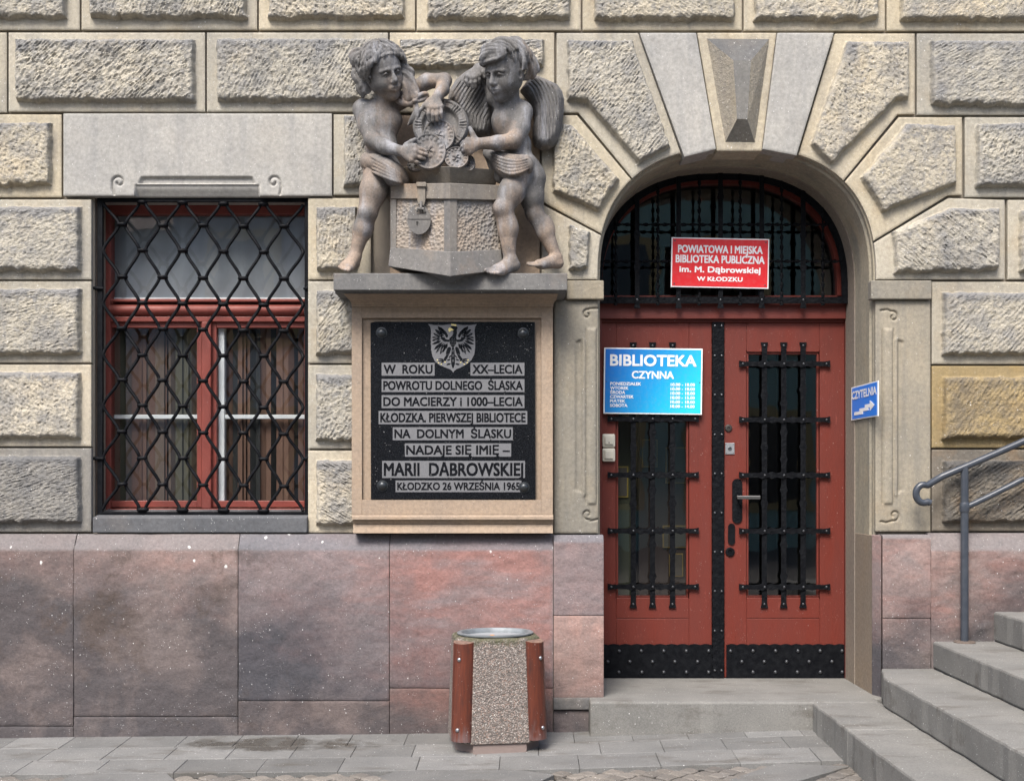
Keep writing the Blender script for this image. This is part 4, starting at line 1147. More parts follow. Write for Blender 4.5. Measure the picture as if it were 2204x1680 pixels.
# ================================================================ CARVED GROUP OVER THE PLAQUE
class Clay:
    """Signed-distance modelling on a grid; polygonised by surface nets."""
    def __init__(s, lo, hi, vox):
        s.lo, s.vox = np.array(lo, float)-[.03, 0, .13], vox
        s.n = np.ceil((np.array(hi)+[.03, 0, 0]-s.lo)/vox).astype(int)+1
        s.F = np.full(s.n, .5, np.float32)
        s.ax = [s.lo[i]+np.arange(s.n[i])*vox for i in range(3)]
    def _sl(s, lo, hi, k):
        a = np.clip(np.floor((np.array(lo)-k-s.lo)/s.vox).astype(int), 0, s.n); b = np.clip(np.ceil((np.array(hi)+k-s.lo)/s.vox).astype(int)+1, 0, s.n)
        return tuple(slice(int(i), int(j)) for i, j in zip(a, b))
    def _op(s, fn, lo, hi, k, sub=False):
        sl = s._sl(lo, hi, k*1.2+.012)
        if any(q.stop <= q.start for q in sl): return
        x = s.ax[0][sl[0]][:,None,None]; y = s.ax[1][sl[1]][None,:,None]; z = s.ax[2][sl[2]][None,None,:]
        d = fn(x, y, z).astype(np.float32); a = s.F[sl]
        if sub:
            h = np.clip(.5-.5*(a+d)/k, 0, 1); s.F[sl] = a*(1-h)-d*h+k*h*(1-h)
        else:
            h = np.clip(.5+.5*(d-a)/k, 0, 1); s.F[sl] = d*(1-h)+a*h-k*h*(1-h)
    def cap(s, a, b, r0, r1=None, k=.012, sub=False):
        a, b = np.array(a, float), np.array(b, float); r1 = r0 if r1 is None else r1; e = b-a; L = max(e@e, 1e-9); R = max(r0, r1)
        def fn(x, y, z):
            t = np.clip(((x-a[0])*e[0]+(y-a[1])*e[1]+(z-a[2])*e[2])/L, 0, 1)
            return np.sqrt((x-a[0]-t*e[0])**2+(y-a[1]-t*e[1])**2+(z-a[2]-t*e[2])**2)-(r0+(r1-r0)*t)
        s._op(fn, np.minimum(a,b)-R, np.maximum(a,b)+R, k, sub)
    def chain(s, pts, rs, k=.012, sub=False):
        for i in range(len(pts)-1): s.cap(pts[i], pts[i+1], rs[i], rs[i+1], k, sub)
    def ell(s, c, r, Rm=None, k=.012, sub=False):
        c, r = np.array(c, float), np.array(r, float); A = np.eye(3) if Rm is None else np.array(Rm); ext = np.abs(A) @ r
        def fn(x, y, z):
            p = [x-c[0], y-c[1], z-c[2]]
            q = [A[0][i]*p[0]+A[1][i]*p[1]+A[2][i]*p[2] for i in range(3)]
            k0 = np.sqrt(sum((q[i]/r[i])**2 for i in range(3))); k1 = np.sqrt(sum((q[i]/r[i]**2)**2 for i in range(3)))+1e-9
            return k0*(k0-1)/k1
        s._op(fn, c-ext, c+ext, k, sub)
    def mesh(s):
        F = s.F; n = F.shape; I = F < 0
        C = np.zeros((n[0]-1, n[1]-1, n[2]-1), np.int8)
        offs = [(i,j,k) for i in (0,1) for j in (0,1) for k in (0,1)]
        for o in offs: C += I[o[0]:n[0]-1+o[0], o[1]:n[1]-1+o[1], o[2]:n[2]-1+o[2]]
        act = (C > 0) & (C < 8); cells = np.argwhere(act); idm = np.full(act.shape, -1, np.int64); idm[act] = np.arange(len(cells))
        vals = np.stack([F[cells[:,0]+o[0], cells[:,1]+o[1], cells[:,2]+o[2]] for o in offs], 1)
        acc = np.zeros((len(cells), 3)); cnt = np.zeros(len(cells))
        for a in range(8):
            for b in range(a+1, 8):
                oa, ob = np.array(offs[a]), np.array(offs[b])
                if np.abs(oa-ob).sum() != 1: continue
                va, vb = vals[:,a], vals[:,b]; cr = (va < 0) != (vb < 0)
                t = np.where(cr, va/np.where(cr, va-vb, 1), 0)
                acc += np.where(cr[:,None], oa+t[:,None]*(ob-oa), 0); cnt += cr
        V = s.lo+(cells+acc/cnt[:,None])*s.vox; Q = []
        for ax in range(3):
            u, v = (ax+1) % 3, (ax+2) % 3
            sl0 = [slice(1, m-1) for m in n]; sl1 = list(sl0); sl0[ax] = slice(0, n[ax]-1); sl1[ax] = slice(1, n[ax])
            A, B = I[tuple(sl0)], I[tuple(sl1)]; e = np.argwhere(A != B); fl = A[tuple(e.T)]
            e = e+np.array([0 if i == ax else 1 for i in range(3)])
            q = []
            for du, dv in ((-1,-1),(0,-1),(0,0),(-1,0)):
                c = e.copy(); c[:,u] += du; c[:,v] += dv; q.append(idm[tuple(c.T)])
            q = np.stack(q, 1); q[~fl] = q[~fl][:,::-1]; Q.append(q)
        return V, np.concatenate(Q)
    def build(s, name, mat, parent, smooth_it=1, disp=None):
        V, Q = s.mesh()
        Q = Q[(Q >= 0).all(1)]
        for _ in range(smooth_it):           # light relaxing of the voxel steps
            acc = np.zeros_like(V); cnt = np.zeros(len(V))
            for a, b in ((0,1),(1,2),(2,3),(3,0)):
                np.add.at(acc, Q[:,a], V[Q[:,b]]); np.add.at(cnt, Q[:,a], 1)
                np.add.at(acc, Q[:,b], V[Q[:,a]]); np.add.at(cnt, Q[:,b], 1)
            V = V*.5+.5*acc/np.maximum(cnt, 1)[:,None]
        if disp is not None:                 # chiselled strands: push along the normals
            n = np.cross(V[Q[:,2]]-V[Q[:,0]], V[Q[:,3]]-V[Q[:,1]]); N = np.zeros_like(V)
            for k in range(4): np.add.at(N, Q[:,k], n)
            V = V+N/np.maximum(np.linalg.norm(N, axis=1, keepdims=True), 1e-9)*disp(V)[:,None]
        return np_mesh(name, V, Q, mat, parent, True)

def S(zx, zy, y): return np.array(W(695.2+.3611*zx, 50.6+.3611*zy, y))
def R_(z, y=-.2): return .885*z*.3611*(DW+y)/FPX
def rotm(roll, yaw, pitch):
    """Head frame: x right, y up, z towards the viewer -> world."""
    base = Matrix(((1,0,0),(0,0,-1),(0,1,0)))
    r = Matrix.Rotation(math.radians(roll), 3, 'Z') @ Matrix.Rotation(math.radians(yaw), 3, 'Y') @ Matrix.Rotation(math.radians(pitch), 3, 'X')
    return np.array(base @ r)

sg = thing("sculpture_group", "carved stone group of two children filling a padlocked chest, above the black plaque", "sculpture", (WX(969,-.1), 0, WZ(600,-.1)))

def head(cl, c, sz, roll, yaw, pitch, adult=1.0):
    A = rotm(roll, yaw, pitch); c = np.array(c)
    P = lambda u, v, w: c+A @ (np.array([u*.86, v, w])*sz)
    def E(u, v, w, ru, rv, rw, k=.02, sub=False): cl.ell(P(u,v,w), np.array([ru*.87,rv,rw])*sz, A, k*sz/.3, sub)
    E(0,.14,-.06,.40,.40,.43); E(0,-.14,.06,.315,.37,.30,.04)
    for q in (-1, 1):
        E(q*.165,-.17,.20,.135,.125,.12,.03); E(q*.30,-.10,-.02,.08,.2,.16,.03)
        cl.cap(P(q*.06,.072,.362), P(q*.235,.062,.300), .034*sz, .029*sz, .012)       # brow
    cl.cap(P(0,.10,.335), P(0,-.13,.425), .036*sz, .052*sz, .008)                       # nose
    E(0,-.155,.385,.085,.045,.06,.008)
    E(0,-.415,.225,.11,.085,.10,.03)
    for q in (-1, 1): E(q*.150,-.012,.385,.112,.068,.095,.010, True)
    for q in (-1, 1):
        E(q*.150,-.03,.268,.078,.060,.062,.004)
        cl.chain([P(q*.068,-.015,.315), P(q*.15,.020,.352), P(q*.235,-.015,.29)], [.014*sz,.018*sz,.014*sz], .004)
        cl.chain([P(q*.075,-.055,.315), P(q*.15,-.085,.335), P(q*.225,-.055,.285)], [.010*sz,.013*sz,.010*sz], .004)
    E(0,-.265,.33,.14,.075,.07,.012)
    cl.chain([P(-.115,-.268,.335), P(-.04,-.247,.383), P(0,-.256,.386), P(.04,-.247,.383), P(.115,-.268,.335)], [.010*sz,.019*sz,.017*sz,.019*sz,.010*sz], .005)
    cl.chain([P(-.085,-.300,.345), P(0,-.318,.376), P(.085,-.300,.345)], [.012*sz,.022*sz,.012*sz], .005)
    cl.chain([P(-.13,-.277,.365), P(0,-.281,.412), P(.13,-.277,.365)], [.008*sz,.010*sz,.008*sz], .003, True)
    for q in (-1, 1):
        E(q*.385,-.06,-.04,.045,.11,.075,.008); E(q*.415,-.05,-.01,.03,.06,.04,.005, True)
    return P

def hand(cl, wrist, knuck, tips, thumb, rp, rf):
    """Palm from wrist to knuckles, four bent fingers and a thumb off the side of the palm."""
    n = len(knuck)
    for kn in knuck: cl.cap(wrist, kn, rp*.82, rp*.68, .010)
    for kn, tp in zip(knuck, tips):
        mid = (kn+tp[0])/2 if len(tp) == 1 else tp[0]
        pts = [kn]+list(tp) if len(tp) > 1 else [kn, (kn*.5+tp[0]*.5)+np.array([0,-.006,0]), tp[0]]
        cl.chain(pts, [rf*1.05, rf, rf*.86][:len(pts)], .0025)
    cl.chain(thumb, [rp*.7, rf*1.2, rf*.9][:len(thumb)], .006)

def foot(cl, ankle, heel, toes, r, nrm=(0,0,1)):
    """Foot: heel pad, instep, ball and five toes."""
    cl.cap(heel, ankle, r*.95, r, .02)
    c = sum(toes)/len(toes)
    for t in toes:
        ball = heel*.32+t*.68
        cl.cap(heel, ball, r*.72, r*.56, .016); cl.cap(ankle*.8+heel*.2, ball, r*.75, r*.5, .02)
    for i, t in enumerate(toes):
        ball = heel*.25+t*.75
        cl.cap(ball, t, r*.36, r*(.36 if i == 0 else .27), .004)

VOX = .0038
# ---- child on the left
b1 = Clay(S(40,70,0)*[1,0,0]+[0,-.46,0]+[0,0,S(0,1540,0)[2]-.02], S(830,70,0)*[1,0,1]+[0,.03,.06], VOX)
HEAD1, FACE1 = (366,296,-.262), (22, 24, 27)
HP1 = head(b1, S(*HEAD1), .298, *FACE1)
b1.cap(S(372,400,-.21), S(362,520,-.165), R_(54), R_(66), .02)                         # neck
b1.ell(S(352,590,-.160), (R_(125), .085, R_(135)), None, .04)                            # rib cage
b1.ell(S(305,575,-.176), (R_(66), .045, R_(50)), None, .035); b1.ell(S(415,572,-.172), (R_(62), .045, R_(50)), None, .035)
b1.ell(S(350,735,-.165), (R_(112), .082, R_(100)), None, .04)                            # belly
b1.ell(S(348,850,-.150), (R_(125), .090, R_(95)), None, .04)                             # hips
b1.ell(S(362,745,-.235), (.007,.012,.007), None, .006, True)
b1.cap(S(362,520,-.165), S(238,505,-.165), R_(60), R_(62), .03)                          # shoulders
b1.cap(S(375,510,-.155), S(540,420,-.12), R_(55), R_(58), .03)
b1.chain([S(232,520,-.170), S(262,610,-.205), S(292,690,-.240)], [R_(62), R_(58), R_(52)], .02)   # arm nearest the wall end
b1.chain([S(292,695,-.240), S(370,735,-.285), S(452,757,-.325)], [R_(54), R_(50), R_(34)], .015)
wr = S(458,758,-.328)
hand(b1, wr, [S(548,735,-.375), S(552,762,-.380), S(548,790,-.378), S(530,812,-.370)],
     [[S(585,748,-.382), S(612,760,-.372)], [S(590,775,-.386), S(618,782,-.374)], [S(584,800,-.382), S(606,806,-.370)], [S(560,826,-.372), S(582,832,-.362)]],
     [S(500,728,-.340), S(525,706,-.362), S(550,690,-.362)], R_(35), R_(13.5))
b1.chain([S(540,400,-.125), S(620,345,-.150), S(722,340,-.190)], [R_(56), R_(50), R_(47)], .02)    # far arm over the shield
b1.chain([S(724,342,-.190), S(712,395,-.240), S(678,445,-.290)], [R_(50), R_(44), R_(33)], .015)
hand(b1, S(672,452,-.295), [S(632,500,-.330), S(655,506,-.336), S(680,505,-.336), S(702,498,-.330)],
     [[S(628,540,-.345), S(632,578,-.335)], [S(655,548,-.350), S(655,580,-.340)], [S(680,546,-.350), S(680,576,-.340)], [S(704,534,-.344), S(706,560,-.334)]],
     [S(636,462,-.305), S(606,490,-.320), S(582,516,-.318)], R_(34), R_(14))
b1.chain([S(330,880,-.160), S(300,1000,-.185), S(268,1120,-.200)], [R_(98), R_(88), R_(66)], .03)   # leg
b1.ell(S(262,1120,-.225), (R_(46), .035, R_(48)), None, .02)
b1.chain([S(266,1130,-.195), S(232,1230,-.175), S(196,1370,-.165)], [R_(64), R_(60), R_(40)], .02)
b1.ell(S(250,1215,-.160), (R_(54), .055, R_(80)), None, .03)
foot(b1, S(190,1385,-.168), S(186,1425,-.165), [S(152,1470,-.285), S(133,1468,-.283), S(118,1463,-.275), S(106,1457,-.264), S(97,1450,-.252)], R_(40))
b1.chain([S(400,900,-.13), S(470,1100,-.10), S(470,1400,-.08)], [R_(90), R_(60), R_(45)], .03)      # second leg, behind the chest
kid1 = b1.build("child_figure", M['carved'], sg)

def smooth(pts, n=4):
    """Catmull-Rom through the points."""
    P = [np.array(p, float) for p in pts]; P = [2*P[0]-P[1]]+P+[2*P[-1]-P[-2]]; out = []
    for i in range(1, len(P)-2):
        for k in range(n):
            t = k/n
            out.append(.5*(2*P[i]+(P[i+1]-P[i-1])*t+(2*P[i-1]-5*P[i]+4*P[i+1]-P[i+2])*t*t+(3*P[i]-P[i-1]-3*P[i+1]+P[i+2])*t**3))
    return out+[P[-2]]
def lock(cl, pts, r, k=.003, n=4, tip=.5):
    q = smooth(pts, n); m = len(q)-1
    cl.chain(q, [r*(.7+.3*math.sin(math.pi*min(1, i/m*1.6)*.5))*(1-(1-tip)*max(0, i/m-.6)/.4) for i in range(m+1)], k)
def smooth_rope(cl, pts, rs, k=.01, n=4, sub=False):
    q = smooth([np.append(p, r) for p, r in zip(pts, rs)], n); cl.chain([a[:3] for a in q], [max(.002, float(a[3])) for a in q], k, sub)

h1 = Clay(S(120,40,0)*[1,0,0]+[0,-.54,S(0,490,0)[2]-.03], S(640,40,0)*[1,0,1]+[0,0,.08], .0034)
A1 = rotm(*FACE1); c1 = S(*HEAD1); s1 = .300
HL1 = lambda u, v, w: c1+A1 @ (np.array([u*.90, v, w])*s1)
def shell1(th, ph, e=1.): return HL1(.455*e*math.sin(th)*math.sin(ph), .15+.415*e*math.cos(th), -.09+.475*e*math.sin(th)*math.cos(ph))
h1.ell(HL1(0,.17,-.16), np.array([.36,.345,.36])*s1, A1, .02); h1.ell(HL1(0,.27,-.06), np.array([.34,.29,.395])*s1, A1, .02)
D = math.radians; rr = random.Random(3)
for sd in (-1, 1):
    for i in range(11):
        p0 = 22+i*15; pts = []
        for k in range(7):
            th = 8+k*(114 if i > 2 else 104)/6; f = (k/6)**1.3
            ph = p0+(max(0, 70-p0)*1.0)*min(1, f*1.6)+7*math.sin(k*1.9+i*1.3)
            pts.append(shell1(D(th), sd*D(ph), 1.0+.05*math.sin(k*2.1+i*2.2)+(.04 if k > 3 else 0)))
        lock(h1, pts, .0165, .0015, 3, .5)
    for i in range(4):          # raised waves round the forehead
        pts = [shell1(D(22+13*i), sd*D(3), .95), shell1(D(44+8*i), sd*D(16+8*i), 1.0), shell1(D(66+4*i), sd*D(36+7*i), .98), shell1(D(82+2*i), sd*D(56+7*i), 1.06), shell1(D(98), sd*D(70+7*i), 1.08), shell1(D(114), sd*D(80+8*i), 1.10)]
        lock(h1, pts, .0165, .0015, 4, .5)
for i in range(6):              # curl rolled up over the left temple
    a0 = i*.25; r = 58-8*i
    lock(h1, [S(216+r*math.cos(t)*.9, 212-r*math.sin(t), -.262-.008*i) for t in (-1.2+a0,-.2+a0,.8+a0,1.8+a0,2.8+a0,3.8+a0,4.6+a0)], .0135, .0015)
for i in range(5):              # thick waves falling on the near shoulder
    lock(h1, [S(196+17*i,255,-.255+.01*i), S(186+19*i,310,-.265+.006*i), S(222+15*i,358,-.262+.006*i), S(214+12*i,402,-.245), S(236+9*i,440-9*i,-.225)], .0185, .0015, 4, .35)
for i in range(5):              # long lock falling on the far shoulder
    lock(h1, [S(452+9*i,205+12*i,-.250+.006*i), S(480+11*i,280,-.268+.006*i), S(486+12*i,342,-.275+.006*i), S(494+14*i,400,-.275+.006*i), S(506+14*i,452-4*i,-.262), S(528+10*i,492-10*i,-.235)], .0185, .0015, 4, .4)
def strands1(V):
    L = (V-c1) @ A1/s1; ph = np.arctan2(L[:,0], L[:,2]+.1); th = np.arctan2(np.hypot(L[:,0], L[:,2]+.1), L[:,1]-.1)
    return .0042*np.sin(ph*19+2.2*np.sin(th*4+ph)+1.5*np.sin(L[:,1]*9))+.002*np.sin(ph*41+3*np.sin(th*5))
h1.build("hair", M['carved'], kid1, disp=strands1)

d1 = Clay(S(210,740,0)*[1,0,0]+[0,-.42,S(0,1000,0)[2]], S(540,740,0)*[1,0,1]+[0,0,.03], VOX)
smooth_rope(d1, [S(262,800,-.16), S(330,835,-.240), S(420,880,-.250), S(480,935,-.22)], [R_(34), R_(50), R_(56), R_(40)], .02)
d1.ell(S(345,840,-.165), (R_(114), .098, R_(58)), None, .03); d1.cap(S(272,830,-.17), S(420,915,-.21), R_(56), R_(66), .03)
for i in range(5):
    o = i*23
    smooth_rope(d1, [S(258+4*i,782+o,-.20), S(300+4*i,800+o,-.278), S(370+5*i,842+o*.9,-.312), S(440+3*i,890+o*.6,-.302), S(484-i,938+o*.15,-.245)], [.004,.0085,.0095,.009,.004], .003)
smooth_rope(d1, [S(262,785,-.20), S(248,815,-.215), S(252,850,-.21), S(275,862,-.215)], [R_(20), R_(20), R_(13), R_(6)], .008)
d1.build("loincloth", M['carved'], kid1)
k1 = Clay(S(400,400,0)*[1,0,0]+[0,-.36,S(0,640,0)[2]], S(660,400,0)*[1,0,1]+[0,0,.03], .0036)
smooth_rope(k1, [S(432,455,-.215), S(470,472,-.240), S(515,478,-.252), S(545,465,-.25)], [.012,.016,.018,.014], .004)
k1.ell(S(546,464,-.262), (R_(18), .018, R_(16)), None, .004)
smooth_rope(k1, [S(550,460,-.258), S(578,428,-.258), S(612,420,-.235), S(618,440,-.225), S(588,458,-.245), S(555,466,-.258)], [.008,.013,.014,.012,.012,.008], .003)
smooth_rope(k1, [S(540,458,-.258), S(512,436,-.262), S(482,436,-.250), S(478,452,-.245), S(505,464,-.258)], [.008,.012,.012,.010,.008], .003)
for i in range(4): smooth_rope(k1, [S(540+5*i,470,-.255), S(548+7*i,520,-.250), S(528+11*i,565,-.244), S(508+15*i,606-7*i,-.232)], [.007,.010,.010,.006], .002)
k1.build("neckerchief", M['carved'], kid1)

# ---- child on the right
b2 = Clay(S(760,70,0)*[1,0,0]+[0,-.46,S(0,1540,0)[2]-.02], S(1480,70,0)*[1,0,1]+[0,.03,.06], VOX)
HEAD2, FACE2 = (1082,296,-.256), (-10, -36, 27)
HP2 = head(b2, S(*HEAD2), .303, *FACE2)
b2.cap(S(1120,410,-.205), S(1105,510,-.165), R_(58), R_(70), .02)
b2.ell(S(1100,585,-.165), (R_(108), .085, R_(130)), None, .04)
b2.ell(S(1070,570,-.188), (R_(58), .045, R_(52)), None, .035); b2.ell(S(1165,590,-.15), (R_(75), .08, R_(95)), None, .04)
b2.ell(S(1150,730,-.165), (R_(105), .085, R_(110)), None, .04)
b2.ell(S(1185,850,-.165), (R_(115), .092, R_(95)), None, .04)
b2.ell(S(1250,905,-.130), (R_(78), .085, R_(88)), None, .03)
b2.cap(S(1105,500,-.165), S(1190,520,-.175), R_(62), R_(66), .03); b2.cap(S(1100,500,-.15), S(1020,450,-.12), R_(58), R_(50), .03)
b2.chain([S(1192,535,-.190), S(1180,620,-.225), S(1135,695,-.265)], [R_(64), R_(58), R_(52)], .02)
b2.chain([S(1135,700,-.265), S(1040,712,-.300), S(935,715,-.325)], [R_(54), R_(48), R_(36)], .015)
hand(b2, S(928,717,-.327), [S(865,700,-.350), S(856,722,-.356), S(858,745,-.352), S(872,764,-.342)],
     [[S(838,708,-.345), S(824,722,-.322)], [S(832,732,-.348), S(822,748,-.325)], [S(838,756,-.344), S(832,768,-.322)], [S(858,776,-.334), S(850,782,-.314)]],
     [S(905,695,-.330), S(890,655,-.335), S(876,622,-.325)], R_(38), R_(14))
b2.chain([S(1020,440,-.12), S(985,330,-.11), S(955,262,-.13)], [R_(52), R_(46), R_(40)], .02)     # raised hand behind the face
hand(b2, S(925,268,-.150), [S(862,318,-.190), S(886,326,-.194), S(908,324,-.192), S(926,312,-.186)],
     [[S(855,345,-.196), S(866,372,-.188)], [S(882,355,-.202), S(892,385,-.192)], [S(908,352,-.200), S(912,378,-.190)], [S(930,336,-.192), S(930,356,-.184)]],
     [S(945,262,-.160), S(955,292,-.175), S(962,322,-.172)], R_(36), R_(14))
b2.chain([S(1165,900,-.200), S(1120,1010,-.245), S(1072,1105,-.270)], [R_(92), R_(84), R_(64)], .03)  # front leg
b2.ell(S(1055,1095,-.300), (R_(46), .035, R_(50)), None, .02)
b2.chain([S(1076,1110,-.265), S(1100,1230,-.250), S(1112,1390,-.245)], [R_(66), R_(62), R_(42)], .02)
b2.ell(S(1112,1215,-.235), (R_(56), .06, R_(82)), None, .03)
foot(b2, S(1118,1408,-.245), S(1140,1440,-.240), [S(972,1470,-.315), S(985,1480,-.325), S(1003,1486,-.330), S(1022,1488,-.330), S(1042,1488,-.326)], R_(40))
b2.chain([S(1250,930,-.145), S(1245,1040,-.140), S(1262,1130,-.125)], [R_(88), R_(76), R_(60)], .03)   # rear leg
b2.chain([S(1262,1130,-.125), S(1325,1245,-.110), S(1385,1380,-.105)], [R_(60), R_(58), R_(38)], .02)
b2.ell(S(1330,1215,-.095), (R_(54), .055, R_(78)), None, .03)
foot(b2, S(1388,1392,-.108), S(1402,1428,-.105), [S(1222,1432,-.185), S(1232,1438,-.195), S(1246,1441,-.20), S(1262,1442,-.205), S(1278,1442,-.205)], R_(36))
kid2 = b2.build("child_figure", M['carved'], sg)

h2 = Clay(S(880,40,0)*[1,0,0]+[0,-.54,S(0,450,0)[2]], S(1340,40,0)*[1,0,1]+[0,0,.08], .0034)
A2 = rotm(*FACE2); c2 = S(*HEAD2); s2 = .305
HL2 = lambda u, v, w: c2+A2 @ (np.array([u*.90, v, w])*s2)
h2.ell(HL2(.02,.21,-.14), np.array([.35,.32,.38])*s2, A2, .02); h2.ell(HL2(.0,.285,-.06), np.array([.34,.27,.395])*s2, A2, .02)
for i in range(12):             # combed across the crown from the far temple
    w0 = .36-.075*i; sc = math.sqrt(max(.05, 1-((w0+.08)/.52)**2)); pts = []
    for k in range(8):
        a = D(-64+k*(174 if i > 4 else 118)/7); e = 1.0+.045*math.sin(k*1.7+i*1.9)
        pts.append(HL2(.03+.43*sc*e*math.sin(a), .18+.40*sc*e*math.cos(a), w0+.045*math.sin(k*1.2+i*.9)-.05*math.sin(a)))
    lock(h2, pts, .0170, .0015, 3, .6)
for i in range(5):              # roll of hair above the forehead
    lock(h2, [HL2(-.37+.01*i,.17+.035*i,.20+.01*i), HL2(-.22,.235+.06*i,.365-.010*i), HL2(-.03,.26+.065*i,.405-.02*i), HL2(.16,.29+.05*i,.37-.02*i), HL2(.30,.35+.02*i,.25)], .0165, .0015)
for i in range(6):              # big curl over the ear
    r = 72-11*i; a0 = .22*i
    lock(h2, [S(1210+r*math.cos(t)*.92, 258-r*1.05*math.sin(t), -.225-.010*i) for t in (2.7+a0,1.9+a0,1.1+a0,.3+a0,-.5+a0,-1.3+a0,-2.1+a0)], .0150, .0015)
def strands2(V):
    L = (V-c2) @ A2/s2
    return .0042*np.sin((L[:,2]-.5*L[:,1])*36+2.0*np.sin(L[:,0]*7)+L[:,1]*4)+.002*np.sin(L[:,2]*80+3*np.sin(L[:,0]*9))
h2.build("hair", M['carved'], kid2, disp=strands2)

d2 = Clay(S(880,700,0)*[1,0,0]+[0,-.42,S(0,980,0)[2]], S(1320,700,0)*[1,0,1]+[0,0,.03], VOX)
smooth_rope(d2, [S(985,770,-.17), S(1060,812,-.230), S(1140,832,-.258), S(1215,826,-.235)], [R_(38), R_(46), R_(48), R_(40)], .02)
smooth_rope(d2, [S(1040,830,-.20), S(1100,876,-.255), S(1150,898,-.262), S(1205,868,-.24)], [R_(46), R_(48), R_(34), R_(30)], .02)
for i in range(5):
    o = i*21
    smooth_rope(d2, [S(982+6*i,752+o,-.20), S(1030+6*i,786+o,-.275), S(1095+5*i,812+o,-.318), S(1160+3*i,820+o*.8,-.325), S(1222,806+o*.7,-.285)], [.004,.0085,.0095,.009,.005], .003)
smooth_rope(d2, [S(1215,795,-.26), S(1232,835,-.275), S(1236,875,-.262), S(1226,892,-.25)], [.014,.018,.012,.004], .006)
smooth_rope(d2, [S(1120,890,-.28), S(1140,915,-.285), S(1142,940,-.278)], [.018,.014,.004], .006)
smooth_rope(d2, [S(1000,790,-.15), S(1040,880,-.17), S(1055,930,-.18)], [.03,.035,.02], .02)
d2.build("loincloth", M['carved'], kid2)

# ---- wings: thin carved slabs with flowing feather grooves
def wing(name, out, spine, yb, bulge, nfeather, par):
    P = [S(a, b, yb)[[0,2]] for a, b in out]
    sp = [S(a, b, yb)[[0,2]] for a, b in spine]
    def hf(X, Z):
        sd, _, _ = poly_sd(P, X, Z)
        d = seg_dist(sp, X, Z)
        e = sstep(0, .04, -sd)
        return bulge*np.sqrt(np.clip(e, 0, 1))+e*.0095*np.abs(np.sin(d*nfeather))**.6-.004*e+e*.002*np.sin(d*nfeather*4+Z*60)
    return relief(name, P, M['carved'], par, yb, hf, None, .05, .0045, 7, edge=.006)
wing("wing", [(1175,395),(1225,325),(1268,305),(1330,330),(1395,360),(1425,400),(1438,450),(1432,560),(1418,640),(1402,685),(1375,725),(1340,745),(1300,742),(1265,722),(1248,680),(1250,620),(1262,560),(1250,500),(1225,450)],
     [(1170,380),(1215,430),(1245,500),(1250,600),(1240,760)], -.075, .05, 150, kid2)
wing("wing", [(985,225),(930,235),(850,285),(790,335),(750,400),(745,460),(790,520),(850,580),(880,650),(920,680),(985,670),(1005,610),(1010,520),(1020,420)],
     [(1010,250),(985,420),(900,560),(880,700)], -.055, .045, 150, kid2)

# ---- money chest, coins and the great dish
hm = G("hammered_carved_stone")
hv = hm.voro(52, 'F1'); hn = hm.noise(4, 5)
hc = hm.mix(hm.ramp(hn, [(.4, 0), (.68, 1)]), (.20,.185,.168), (.29,.23,.175)); hc = hm.mix(hm.ramp(hm.noise(6, 4, .6, hm.co(2.5,2.5,.3)), [(.55,0),(.7,.6)]), hc, (.21,.21,.225))
M['hammered'] = hm.out(hm.mix(specks(hm, .7), hc, (.7,.7,.7)), .85, hm.bump(hv, .9, .012), spec=.25)
M['chest'] = stone_mat("chest_stone", (.215,.198,.178), (.17,.162,.152), (.10,.10,.104), (.29,.215,.155), speck=.6, streak=.5, grain=.18, vmix=.9)
ch = thing("treasure_chest", "", "", tuple(S(757,1500,-.2)))
del ch['label'], ch['category']
ch.parent = sg; ch.matrix_parent_inverse = root_matrix(sg).inverted()
YC, YL, YR2 = -.39, -.20, -.205
def trap(mb, x0, x1, yt, yb, dt=0., grow=0., xc=757, x0b=None, x1b=None, sk=(0,0,0,0)):
    """Corner-on block: left face from x0, right face to x1; yt,yb picture rows at the corner."""
    x0b = x0 if x0b is None else x0b; x1b = x1 if x1b is None else x1b
    def ring(a, b, row, l, r, o):
        p = [S(a, row+l, YL-o), S(xc, row, YC-o*1.4), S(b, row+r, YR2-o)]
        q = [p[0]*[1,0,1]+[.05,-.02,0], p[2]*[1,0,1]+[-.05,-.02,0]]
        return [p[0], p[1], p[2], q[1], q[0]]
    T, B = ring(x0, x1, yt, sk[0], sk[1], dt), ring(x0b, x1b, yb, sk[2], sk[3], grow)
    V = [tuple(v) for v in T+B]
    mb.add(V, [(0,1,2,3,4),(9,8,7,6,5)]+[(i, i+5, (i+1)%5+5, (i+1)%5) for i in range(5)])
m = MB(); trap(m, 402, 1062, 950, 1046, .012, .012, sk=(5,14,-2,8)); m.build("lid_band", M['chest'], ch, bevel=.004)
m = MB(); trap(m, 466, 1046, 852, 949, .0, -.045, x0b=492, x1b=1030, sk=(2,18,4,14)); m.build("lid", M['chest'], ch, bevel=.004)
m = MB(); trap(m, 405, 1060, 1047, 1365, -.006, .004, sk=(-1,8,-32,-12)); bd = m.build("chest_body", M['hammered'], ch)
m = MB()
for a, b, c, d in ((402,436,1046,1338),(722,757,1048,1362)):
    if a > 500: m.build("corner_strap", M['chest'], ch); m = MB()
    m.add([S(a,c,(YL+(YC-YL)*(a-402)/355)-.003), S(b,c,(YL+(YC-YL)*(b-402)/355)-.003), S(b,d+8,(YL+(YC-YL)*(b-402)/355)-.008), S(a,d,(YL+(YC-YL)*(a-402)/355)-.008)], [(0,3,2,1)])
m.build("corner_strap", M['chest'], ch); m = MB()
m.add([S(757,1048,YC-.003), S(797,1049,YC+.018), S(797,1360,YC+.013), S(757,1364,YC-.008)], [(0,3,2,1)])
m.build("corner_strap", M['chest'], ch)
